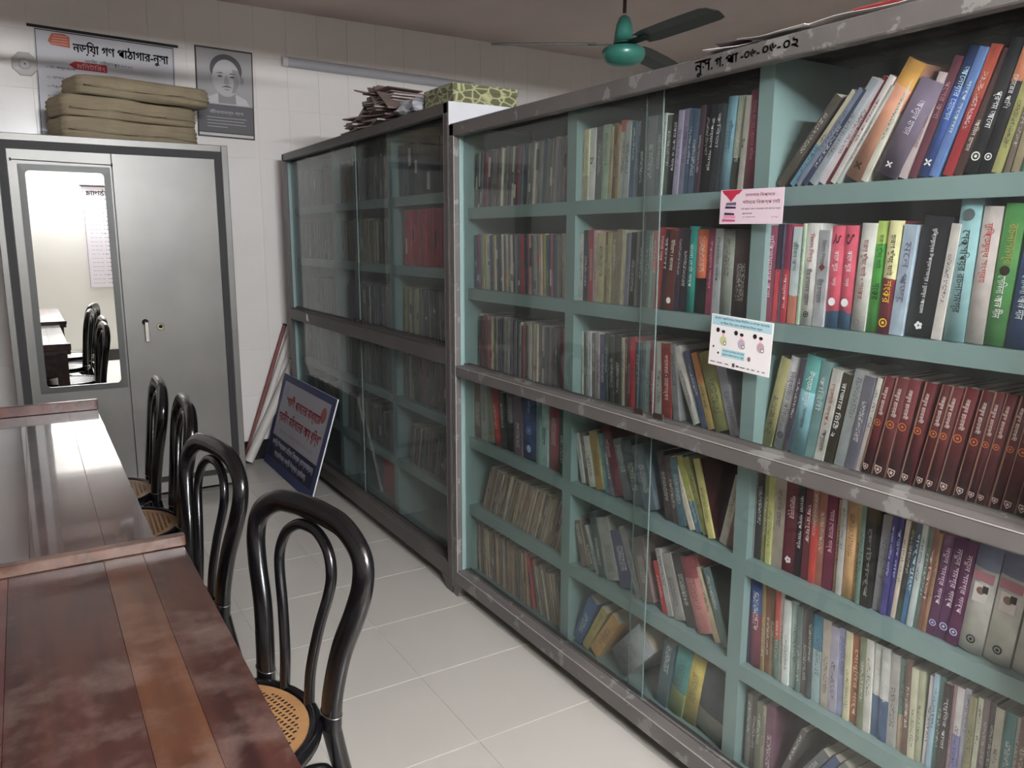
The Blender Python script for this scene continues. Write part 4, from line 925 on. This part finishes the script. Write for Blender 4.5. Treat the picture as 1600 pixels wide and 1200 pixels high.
# ------------------------------------------------------------------ banner, portrait, plate, batten on the back wall
YW = Y1 - .0045
def banner(name, label, ox, oy, oz, rz, W, H, tilt, lines, red, logo, rods, parent_rot=0):
    t = thing(name, label, 'banner', (ox, oy, oz), rz)
    t.rotation_euler = (0, tilt, rz)
    MB().box(0, W, -.004, -.001, -H, 0).obj('sheet', flat('c8c8ce'), t)
    MB().box(.006, .0095, -.0046, -.0041, -H, -.012).box(W - .0095, W - .006, -.0046, -.0041, -H, -.012).box(.006, W - .006, -.0046, -.0041, -.016, -.011).obj('printed_border', flat('241c22'), t)
    if rods: MB().tube([(-.03, -.008, 0), (W + .02, -.008, 0)], .0075, 8).obj('rod', M_dark, t)
    q = MB()
    for s, cx, cz, w, h in lines: put_text(q, s, (cx, -.0052, cz), (1, 0, 0), (0, 0, 1), w, h, bold=.0016 if h > .05 else 0)
    q.obj('lettering', flat('1c1a20'), t)
    if red:
        s, cx, cz, w, h = red; a = MB(); a.add([(cx - w / 2, -.0052, cz), (cx - w / 2 + .03, -.0052, cz + h / 2), (cx + w / 2, -.0052, cz + h / 2), (cx + w / 2, -.0052, cz - h / 2), (cx - w / 2 + .03, -.0052, cz - h / 2)], [(0, 4, 3, 2, 1)]); a.obj('red_ribbon', flat('a02434', 1.3), t)
        put_text(MB(), s, (cx + .015, -.0058, cz), (1, 0, 0), (0, 0, 1), w * .75, h * .7).obj('ribbon_lettering', flat('e0b0b0', 1.3), t)
    if logo:
        cx, cz = logo; a = MB(); a.add([(cx - .05, -.0052, cz - .012), (cx - .03, -.0052, cz + .030), (cx + .03, -.0052, cz + .034), (cx + .056, -.0052, cz + .022), (cx + .056, -.0052, cz - .036), (cx - .035, -.0052, cz - .030)], [(0, 5, 4, 3, 2, 1)]); a.obj('emblem', flat('a85a48', 1.3), t)
        b = MB()
        for k in range(4): b.box(cx - .035 + k * .004, cx + .045, -.0058, -.0053, cz - .024 + k * .014, cz - .020 + k * .014)
        b.obj('emblem_stripes', flat('d09080', 1.3), t)
    return t
rows = ['১। মোঃ আবদুল মালেক', '২। হাসান আলী', '৩। শিক্ষা কর্মকর্তা', '৪। নিজাম উদ্দিন', '৫। আবুল কালাম', '৬। মতিউর রহমান', '৭। শামসুল হক']
banner('wall_banner', 'white library banner with black Bengali heading, behind the cloth bundles', .162, YW, 2.579, 0, .71, .80, radians(1.6),
       [('নড়িয়া গণ পাঠাগার-নুসা', .43, -.085, .49, .078), ('নড়িয়া, শরীয়তপুর-৮০২০', .36, -.150, .24, .026)] + [(s, .12, -.205 - k * .05, .14, .018) for k, s in enumerate(rows)], ('মনিটরিং', .255, -.178, .19, .042), (.115, -.055), True)
# the same kind of sheet on the rear wall, seen in the mirror
b2 = banner('wall_banner', 'list banner on the rear wall, seen reversed in the cupboard mirror', 1.36, Y0 + .001, 2.05, pi, .71, 1.17, 0,
            [('নড়িয়া গণ পাঠাগার', .36, -.085, .62, .085), ('নড়িয়া, শরীয়তপুর', .36, -.150, .3, .028)] + [('%s। সদস্য  %s' % (d, w), .36, -.21 - k * .048, .60, .016) for k, (d, w) in enumerate([('১', 'টাকা ১০০'), ('২', 'টাকা ২০০'), ('৩', 'টাকা ৫০'), ('৪', 'টাকা ১০০'), ('৫', 'টাকা ১০০')] * 4)][:21], None, None, True)
t = thing('portrait', 'laminated grey portrait print of a moustached man with white Bengali caption', 'picture', (.985, YW, 2.583)); t.rotation_euler = (0, radians(1.2), 0)
PW, PH = .336, .520
MB().box(0, PW, -.008, 0, -PH, 0).obj('frame', flat('3a3638'), t)
MB().box(.008, PW - .008, -.0092, -.0081, -PH * .63, -.010).obj('photo_print', flat('a09ea0'), t)
MB().box(.008, PW - .008, -.0092, -.0081, -PH + .03, -PH * .635).obj('caption_field', flat('5c5a5e'), t)
MB().box(.008, PW - .008, -.0095, -.0081, -PH + .008, -PH + .024).obj('bottom_tape', flat('c8c6c6'), t)
def poly(name, pts, y, col, parent, n=1):
    m = MB(); m.add([(a, y, b) for a, b in pts], [tuple(range(len(pts)))]); return m.obj(name, flat(col), parent)
def ell(cx, cz, rx, rz, a0=0, a1=2 * pi, n=28): return [(cx + rx * cos(a0 + (a1 - a0) * k / n), cz + rz * sin(a0 + (a1 - a0) * k / n)) for k in range(n + (a1 - a0 < 6))]
cx, cz = .175, -.165
poly('shirt', [(.05, -.322), (.07, -.285), (.12, -.262), (.235, -.262), (.29, -.285), (.31, -.322)], -.0096, 'c0bec0', t)
poly('neck', [(.125, -.318), (.125, -.24), (.225, -.24), (.23, -.318)], -.0100, '8c8a8c', t)
poly('hair', ell(cx, cz + .045, .094, .088), -.0102, '4a484c', t)
poly('ear', ell(cx + .092, cz - .01, .012, .024), -.0103, '838184', t); poly('ear', ell(cx - .090, cz - .01, .010, .024), -.0103, '979598', t)
poly('face', ell(cx, cz - .005, .082, .108, n=32), -.0106, 'b2b0b2', t)
poly('cheek_shade', [(cx + .035, cz + .05), (cx + .075, cz + .045), (cx + .079, cz - .03), (cx + .055, cz - .085), (cx + .03, cz - .09), (cx + .045, cz - .03)], -.0109, '8e8c8f', t)
for s in (-1, 1):
    poly('eyebrow', [(cx + s * .015, cz + .018), (cx + s * .03, cz + .028), (cx + s * .062, cz + .020), (cx + s * .03, cz + .021)], -.0112, '454347', t)
    poly('eye', ell(cx + s * .036, cz + .004, .017, .006, n=12), -.0112, '6a686c', t); poly('pupil', ell(cx + s * .036, cz + .004, .0055, .0055, n=10), -.0114, '2c2a2e', t)
poly('nose', [(cx - .006, cz + .01), (cx + .008, cz + .01), (cx + .020, cz - .038), (cx + .004, cz - .044), (cx - .016, cz - .038)], -.0112, '98969a', t)
poly('moustache', [(cx - .032, cz - .060), (cx - .004, cz - .048), (cx + .010, cz - .048), (cx + .036, cz - .060), (cx + .003, cz - .057)], -.0114, '4e4c50', t)
poly('mouth', [(cx - .020, cz - .068), (cx + .024, cz - .068), (cx + .003, cz - .076)], -.0114, '78767a', t)
q = put_text(MB(), 'জীবনানন্দ দাশ', (.17, -.0096, -.372), (1, 0, 0), (0, 0, 1), .20, .030)
for k in range(4): q.box(.055, .055 + (.235, .22, .23, .12)[k], -.0096, -.0093, -.405 - k * .018, -.402 - k * .018)
q.obj('caption', flat('b4b2b4'), t)
t = thing('wall_plate', 'round dial on a clear octagonal wall plate, left of the banner', 'plate', (.106, YW, 2.376))
MB().lathe([(0, 0), (.066, 0), (.066, .004), (.06, .006), (0, .006)], 8, smooth=False).obj('octagon', mat('frosted_plastic', lin('b4b0ac'), .25), t, (0, 0, 0), (pi / 2, pi / 8, 0))
MB().lathe([(.030, .006), (.030, .012), (.025, .012), (.024, .008), (0, .008)], 24).obj('dial', M_white, t, (0, 0, 0), (pi / 2, 0, 0))
MB().lathe([(0, .010), (.004, .010), (.004, .006)], 10).lathe([(.026, .0125), (.0275, .0125)], 24).obj('dial_mark', M_dark, t, (0, 0, 0), (pi / 2, 0, 0))
t = thing('tube_light', 'unlit frosted LED batten on the back wall above the bookcase', 'lamp', (1.50, YW, 2.546)); t.rotation_euler = (0, radians(.9), 0)
MB().box(0, 1.36, -.018, 0, -.028, .028).obj('housing', M_white, t)
MB().tube([(.03, -.020, 0), (1.33, -.020, 0)], .0295, 18, ry=.030, upv=(0, 0, 1)).obj('diffuser', mat('frosted_diffuser', lin('b6b6be'), .4), t)
for x in (0, 1.33): MB().tube([(x, -.020, 0), (x + .03, -.020, 0)], .032, 18, upv=(0, 0, 1)).obj('end_cap', M_white, t)
# ------------------------------------------------------------------ ceiling fans
def fan(label, hx, hy, z, a0):
    t = thing('ceiling_fan', label, 'fan', (hx, hy, z), 0, 'ceiling fans')
    MB().lathe([(0, -.088), (.045, -.086), (.078, -.074), (.096, -.054), (.103, -.032), (.099, -.014), (.082, -.002), (.05, .004), (0, .004)], 36).obj('motor_housing', M_fan, t)
    MB().lathe([(.05, .016), (.048, .012), (.043, .06), (.036, .10), (.024, .130), (.012, .138)], 28).obj('canopy', M_fan, t)
    MB().tube([(0, 0, .15), (0, 0, ZC - z)], .009, 10).obj('down_rod', M_rod, t)
    for k in range(3):
        a = a0 + k * 2 * pi / 3; M = Matrix.Rotation(a, 4, 'Z') @ Matrix.Translation((0, 0, .012)) @ Matrix.Rotation(radians(-11), 4, 'X')
        b = MB(); prof = [(.13, -.05, .052), (.2, -.060, .062), (.4, -.064, .066), (.58, -.062, .066), (.615, -.048, .056), (.625, -.02, .035)]
        vs = []
        for z_ in (-.0012, .0012):
            for x, c, d in prof: vs += [M @ Vector((x, c, z_)), M @ Vector((x, (c + d) / 2, z_ + .006)), M @ Vector((x, d, z_))]
        n = 18; fs = []
        for i in range(5):
            for j in (0, 1):
                p0 = i * 3 + j; fs.append((p0, p0 + 1, p0 + 4, p0 + 3)); fs.append((n + p0, n + p0 + 3, n + p0 + 4, n + p0 + 1))
            fs.append((i * 3, i * 3 + 3, n + i * 3 + 3, n + i * 3)); fs.append((i * 3 + 2, n + i * 3 + 2, n + i * 3 + 5, i * 3 + 5))
        fs += [(0, n, n + 1, 1), (1, n + 1, n + 2, 2), (15, 16, n + 16, n + 15), (16, 17, n + 17, n + 16)]
        b.add(vs, fs); bl = b.obj('blade', M_blade, t)
        MB().box(.06, .17, -.022, .022, -.004, .0, M=M).obj('blade_bracket', M_dark, bl)
fan('green ceiling fan with three dark blades hanging beyond the bookcases', 2.505, 3.085, 2.345, radians(27))
fan('dark ceiling fan over the reading tables, only a blade tip in view', .55, 2.62, 2.345, radians(58))
# ------------------------------------------------------------------ on top of the bookcases
t = thing('patterned_box', 'olive and yellow patterned cardboard box on the taller bookcase', 'box', (1.452, 2.80, 1.959))
def pat():
    m = bpy.data.materials.new('box_print'); m.use_nodes = True; nt = m.node_tree; p = nt.nodes['Principled BSDF']; p.inputs['Roughness'].default_value = .3
    tc = N(nt, 'ShaderNodeTexCoord'); vo = N(nt, 'ShaderNodeTexVoronoi', feature='DISTANCE_TO_EDGE'); vo.inputs['Scale'].default_value = 24; mp = N(nt, 'ShaderNodeMapping'); mp.inputs['Rotation'].default_value = (.2, .6, .3); mp.inputs['Scale'].default_value = (1, .8, 1.6)
    nt.links.new(tc.outputs['Object'], mp.inputs[0]); nt.links.new(mp.outputs[0], vo.inputs['Vector']); cr_ = N(nt, 'ShaderNodeValToRGB'); e = cr_.color_ramp.elements; e[0].position = .03; e[0].color = lin('a4a47c'); e[1].position = .13; e[1].color = lin('5c5c46')
    nt.links.new(vo.outputs[0], cr_.inputs[0]); nt.links.new(cr_.outputs[0], p.inputs['Base Color']); return m
MP = pat()
MB().bbox(0, .285, 0, .25, 0, .066, .002).obj('box_body', MP, t); MB().bbox(-.003, .288, -.003, .253, .050, .078, .002).obj('box_lid', MP, t)
def sheet(mb, w, d, M, amp, seed, n=8):
    vs = []
    for i in range(n + 1):
        for j in range(n + 1):
            x = (i / n - .5) * w; y = (j / n - .5) * d; z = amp * (noise.noise(Vector((x * 9 + seed, y * 9, seed))) + .5)
            vs.append(M @ Vector((x, y, z)))
    N_ = n + 1; mb.add(vs, [(i * N_ + j, (i + 1) * N_ + j, (i + 1) * N_ + j + 1, i * N_ + j + 1) for i in range(n) for j in range(n)], 0, False)
    return mb
random.seed(5)
M_news = mat('brittle_brown_paper', lin('7c6a66'), .9, var=.2, vscale=12); M_news2 = mat('greyish_paper', lin('a49a96'), .9, var=.15, vscale=12)
lev = {0: 0, 1: 0}
for k in range(34):
    far = k % 3 == 0 and k < 27; c = 0 if far else 1; th = random.uniform(.004, .009)
    if k < 29: z = 1.9605 + lev[c]; lev[c] += th + .0012; y = (3.80 if far else 3.56) + random.uniform(-.05, .05); tl = random.uniform(-.05, .05); rz = random.uniform(-.3, .3); lab = 'brittle brown pamphlet in the untidy pile on the taller bookcase'
    else:
        i = k - 29; z = 2.09 + i * .002; tl = (-.62, .55, -.45, .5, .2)[i]; y = (3.70, 3.56, 3.80, 3.45, 3.60)[i]; rz = (.2, -.2, .4, -.1, .6)[i]; z = (2.075, 2.085, 2.035, 2.07, 2.10)[i]
        lab = ('pamphlet tipped up like a tent at the crest of the pile', 'grey pamphlet sloping down beside the tented one on the pile', 'pamphlet sticking up at the far end of the pile', 'pamphlet sloping towards the plastic bag', 'loose pamphlet lying askew on top of the pile')[i]
    M = Matrix.Translation((1.53 + random.uniform(-.03, .04), y, z)) @ Matrix.Rotation(rz, 4, 'Z') @ Matrix.Rotation(tl, 4, 'X') @ Matrix.Rotation(random.uniform(-.04, .04), 4, 'Y')
    o = MB().bbox(-.09, .09, -.125, .125, 0, th, .001).obj('booklet', M_news if random.random() < .75 else M_news2); o.matrix_world = M
    tag(o, lab, 'booklet', 'pamphlets piled on the taller bookcase')
mb = MB(); vs = []; n = 22; m = 12
for i in range(m + 1):
    for k in range(n):
        v = i / m; a = 2 * pi * k / n; r = sin(pi * min(v * .9 + .12, 1)) ** .6 * (1 + .35 * noise.noise(Vector((cos(a) * 2.5, sin(a) * 2.5, v * 4)))); vs.append((.10 * r * cos(a), .15 * r * sin(a), .085 * v + (.02 * noise.noise(Vector((cos(a) * 4, sin(a) * 4, v * 5))) if i else 0)))
mb.add(vs, [(i * n + k, i * n + (k + 1) % n, (i + 1) * n + (k + 1) % n, (i + 1) * n + k) for i in range(m) for k in range(n)] + [tuple(range(m * n, (m + 1) * n))])
tag(mb.obj('plastic_bag', mat('crinkled_plastic', lin('a6a6ac'), .3, var=.2, vscale=30, bump=.6, bscale=60), None, (1.52, 3.20, 1.962)), 'crumpled translucent plastic bag between the pamphlets and the patterned box', 'bag')
M_sheet = mat('white_print_paper', lin('e2dcda'), .6)
for (x, y, z, w, d, rz, tl, amp, lab, mm) in ((1.450, 1.37, 1.8775, .10, .13, .35, .0, .012, 'curled white paper with a dark printed panel, on the near bookcase', M_sheet), (1.455, 1.235, 1.884, .11, .20, -.1, .05, .016, 'folded white paper lying on the near bookcase beside the curled one', M_sheet),
                                      (1.445, 1.02, 1.8775, .07, .26, .06, .0, .008, 'white and red printed strip on the near bookcase', M_sheet), (1.45, .905, 1.882, .08, .09, .6, .08, .03, 'crumpled white scrap at the end of the paper row on the near bookcase', M_sheet)):
    o = sheet(MB(), w, d, Matrix.Identity(4), amp, x * 31 + y * 17).obj('paper_sheet', mm, None, (x, y, z), (tl, .05, rz)); tag(o, lab, 'paper', 'loose papers on the near bookcase')
    md = o.modifiers.new('s', 'SOLIDIFY'); md.thickness = .0008
    if 'strip' in lab: MB().box(-.033, -.012, -.11, .03, .0105, .0112).obj('red_print', flat('a83c3c', 1.3), o)
    if 'panel' in lab: MB().box(-.04, .03, -.04, .04, .0135, .0142).obj('dark_print', flat('4a4048'), o)
# ------------------------------------------------------------------ writing and stickers on the near bookcase
def on_front(t, y, z, x=-.0006): return (x, y - .54, z)
q = MB(); yy = 1.462
for s, w, h, dz in (('নুস.', .062, .036, 0), ('গ.', .028, .022, .004), ('পা', .040, .020, .004), ('-০৬-', .058, .017, .003), ('০৬-', .052, .017, .003), ('০২', .042, .022, .001)):
    put_text(q, s, (-.0008, yy - w / 2 - .54, 1.848 + dz + (1.462 - yy) * .02), (0, -1, 0), (0, 0, 1), w * .92, h, bold=.0007); yy -= w + .004
q.obj('marker_writing', flat('221e1e'), case1)
def sticker(name, label, y0, y1, z0, z1, tilt, col):
    t = thing(name, label, 'sticker', (1.4375, y0, z1)); t.rotation_euler = (tilt, 0, 0)
    MB().box(-.0004, .0002, -(y0 - y1), 0, -(z1 - z0), 0).obj('sheet', flat(col, 1.35), t); return t, y0 - y1, z1 - z0
def T(q, s, cy, cz, w, h, x=-.0009): return put_text(q, s, (x, -cy, -cz), (0, -1, 0), (0, 0, 1), w, h)
t, W, H = sticker('pink_sticker', 'pink sticker with a book pile and Bengali slogan on the glass', 1.389, 1.202, 1.489, 1.568, radians(.6), 'bcaab2')
T(T(MB(), 'চেতনার বিপ্লবে', .120, .014, .085, .011), 'বইয়ের বিকল্প নেই', .124, .030, .108, .012).obj('slogan', flat('783c54', 1.2), t)
q = T(T(T(T(MB(), 'বই পড়ুন এবং অন্যকে বই পড়তে বলুন', .124, .045, .115, .005), 'প্রচারে', .085, .056, .03, .004), 'গণ পাঠাগার', .09, .063, .04, .003), 'নড়িয়া', .165, .064, .02, .003)
q.obj('small_print', flat('2c2028'), t)
def yz(pts, x, name, col, parent): m = MB(); m.add([(x, -a, -b) for a, b in pts], [tuple(range(len(pts)))]); return m.obj(name, flat(col, 1.3), parent)
yz([(.004, .001), (.068, .001), (.058, .010), (.050, .012), (.040, .022), (.034, .028), (.026, .020), (.020, .014), (.012, .010)], -.0008, 'red_splash', '9c2038', t)
for k, (a, b, c) in enumerate(((.020, .050, '5c5064'), (.018, .050, '2c2440'), (.017, .048, 'c8a8b8'), (.016, .046, '302040'), (.014, .050, 'c88098'), (.010, .050, 'b04468'))):
    z = .030 + k * .0075; yz([(a, z), (b, z + (.002 if k % 2 else -.001)), (b, z + .006), (a - .002, z + .0055)], -.0008 - .00003 * k, 'printed_book', c, t)
t, W, H = sticker('health_notice', 'white health notice with small printed figures on the glass', 1.398, 1.207, 1.148, 1.274, radians(2.4), 'd0cccc')
yz([(.004, .003), (W - .004, .003), (W - .004, .026), (.004, .026)], -.0006, 'pale_blue_head', '9cbcc4', t)
T(T(MB(), 'করোনা প্রতিরোধে নিজে নিয়মিত ও মাস্ক ব্যবহার', W / 2, .009, .168, .008), 'বা টিকা নিন এবং অন্যদের নিতে বলুন', W / 2, .020, .13, .008).obj('heading', flat('1c4858'), t)
for k in range(3):
    x = .012 + k * .058
    yz(ell(x + .012, .038, .006, .006, n=10), -.0007, 'dark_cap', '181418', t); yz(ell(x + .030, .040, .006, .004, n=10), -.0007, 'dark_hair', '181418', t); yz(ell(x + .030, .046, .005, .005, n=10), -.00065, 'printed_face', 'd8b0b4', t)
    yz(ell(x + .031, .062, .011, .012, n=14), -.0006, 'printed_cloth', ('b0b084', 'a898a8', 'a88c98')[k], t); yz(ell(x + .037, .068, .0055, .0055, n=12), -.0008, 'tick_disc', '6c7474', t); yz(ell(x + .037, .068, .003, .003, n=10), -.0009, 'tick_mark', 'd8dcd8', t)
yz([(.042, .081), (.114, .081), (.114, .101), (.042, .101)], -.0006, 'pale_blue_box', '9cc0c8', t)
T(T(MB(), 'বারবার সাবান দিয়ে হাত ধোয়া', .078, .086, .068, .006), 'দূরত্ব বজায় রাখা ৩ ফুট', .078, .095, .068, .006).obj('box_lettering', flat('1c4858'), t)
yz(ell(.013, .080, .003, .003, n=8), -.0007, 'dot', '242024', t); yz(ell(.030, .094, .003, .003, n=8), -.0007, 'dot', '242024', t); yz(ell(.128, .094, .005, .006, n=10), -.0007, 'printed_hand', '6c4c54', t)
q = MB()
for k, (a, w) in enumerate(((.006, .016), (.028, .018), (.054, .012), (.102, .016), (.124, .008), (.138, .01), (.156, .006), (.17, .008))): q.box(-.0009, -.0007, -a - w, -a, -.1185 - .0, -.1165)
q.box(-.0009, -.0007, -.086, -.078, -.121, -.112).box(-.0009, -.0007, -.099, -.090, -.119, -.115).obj('footer_marks', flat('50484c'), t)
# ------------------------------------------------------------------ leaning signboard
BL = Vector((1.25, 5.17, .002)); BR = Vector((1.25, 4.157, .002)); TL = Vector((1.3935, 5.075, .592)); TR = Vector((1.3935, 4.062, .592))
t = thing('signboard', 'blue and white signboard with red lettering leaning against the taller bookcase', 'signboard', tuple(BL)); nrm = (BR - BL).cross(TL - BL).normalized()
if nrm.x > 0: nrm = -nrm
def bp(u, v, e=0.0):
    b = (BL * (1 - u) + BR * u) * (1 - v) + (TL * (1 - u) + TR * u) * v
    return b + nrm * e - BL
def quad(name, u0, u1, v0, v1, e, m): q = MB(); q.add([bp(u0, v0, e), bp(u1, v0, e), bp(u1, v1, e), bp(u0, v1, e)], [(0, 1, 2, 3)]); return q.obj(name, m, t)
q = MB(); q.add([bp(u, v, e) for e in (0, .007) for u, v in ((0, 0), (1, 0), (1, 1), (0, 1))], [(0, 1, 2, 3), (7, 6, 5, 4), (0, 4, 5, 1), (1, 5, 6, 2), (2, 6, 7, 3), (3, 7, 4, 0)]); q.obj('panel', flat('e8e6ea'), t)
quad('blue_print', 0, 1, 0, 1, .0074, flat('333a64')); quad('white_field', .06, .94, .34, .93, .0079, flat('a09ea6')); quad('navy_band', .06, .94, .10, .34, .0079, flat('1e1c36'))
def btext(name, items, col):
    for s, u, v, w, h in items:
        q = MB(); vs, fs, tw, th = text_mesh(s)
        for e, f in ((-.0022, 0), (.0022, 0), (0, .003), (0, -.003)) if h > .06 else ((0, 0),): q.add([bp(u + x.x / tw * w + e, v + x.y / th * h + f, .0086) for x in vs], fs)
        q.obj(name, flat(col, 1.2), t)
btext('red_lettering', [('“গাভী পালনের মাধ্যমে', .50, .74, .66, .15), ('গ্রামীণ মহিলাদের আয় বৃদ্ধি”', .50, .56, .82, .15)], '982c3c')
btext('grey_lettering', [('আয়োজনে : উপজেলা পরিষদ ২০১৯-২০ইং', .5, .42, .66, .055)], '7c7c84'); btext('white_lettering', [('নড়িয়া উপজেলা মহিলা বিষয়ক (বাস্তবায়নে)', .5, .27, .82, .09), ('সহযোগিতায় পল্লী উন্নয়ন (জাইকা)', .5, .165, .64, .085)], 'a8a8bc')
q = MB(); q.add([bp(.86 + .045 * cos(a), .80 + .075 * sin(a), .0086) for a in [2 * pi * k / 20 for k in range(20)]], [tuple(range(20))]); q.obj('round_emblem', flat('8c5048', 1.2), t)
quad('crest', .10, .17, .78, .89, .0084, flat('8486a4', 1.2))
# ------------------------------------------------------------------ things stored in the corner
def stick(name, label, a, b, r, m, cat, cap=None, sq=False):
    a = Vector(a); b = Vector(b); t = thing(name, label, cat, tuple(a)); d = b - a
    MB().tube([(0, 0, 0), tuple(d)], r, 4 if sq else 16, upv=(0, 1, 0)).obj('shaft', m, t)
    if cap: MB().tube([tuple(d * .992), tuple(d * 1.004)], r * 1.06, 4 if sq else 16, upv=(0, 1, 0)).obj('end', cap, t)
stick('wooden_batten', 'red-brown wooden batten leaning in the corner behind the rolled poster', (1.13, 5.195, .02), (1.437, 5.205, .895), .013, flat('7c4c48'), 'batten', M_dark)
stick('poster_roll', 'slim white poster roll leaning in the corner, between batten and tube', (1.150, 5.17, .03), (1.460, 5.20, .82), .020, mat('roll_paper', lin('cfcac6'), .6), 'roll')
stick('plastic_pipe', 'thick pale grey tube leaning lowest in the corner beside the cupboard', (1.130, 5.10, .03), (1.475, 5.15, .66), .030, mat('pale_tube', lin('c2beb8'), .5), 'tube', M_dark)
t = thing('picture_frame', 'dusty grey framed board stored behind the signboard in the corner', 'frame', (1.285, 5.175, .01)); t.rotation_euler = (0, radians(14), 0)
MB().box(.0, .24, -.004, .004, .02, .53).obj('board', flat('8c8a86'), t); MB().box(0, .24, -.008, .008, .30, .322).box(0, .24, -.008, .008, .51, .535).box(0, .02, -.008, .008, .02, .53).obj('frame', flat('c0bdb6'), t); MB().box(.022, .2, -.0055, -.0042, .335, .50).obj('dark_picture', flat('4c4a48'), t)
# torn paper clip on the rail of the taller bookcase
tag(MB().add([(0, 0, 0), (0, -.05, -.005), (0, -.035, .03), (0, -.012, .045), (-.006, -.02, .02)], [(0, 1, 4), (1, 2, 4), (2, 3, 4), (3, 0, 4)]).obj('paper_scrap', M_sheet, None, (1.4025, 4.62, .975)), 'small torn white paper scrap stuck on the rail of the taller bookcase', 'paper')
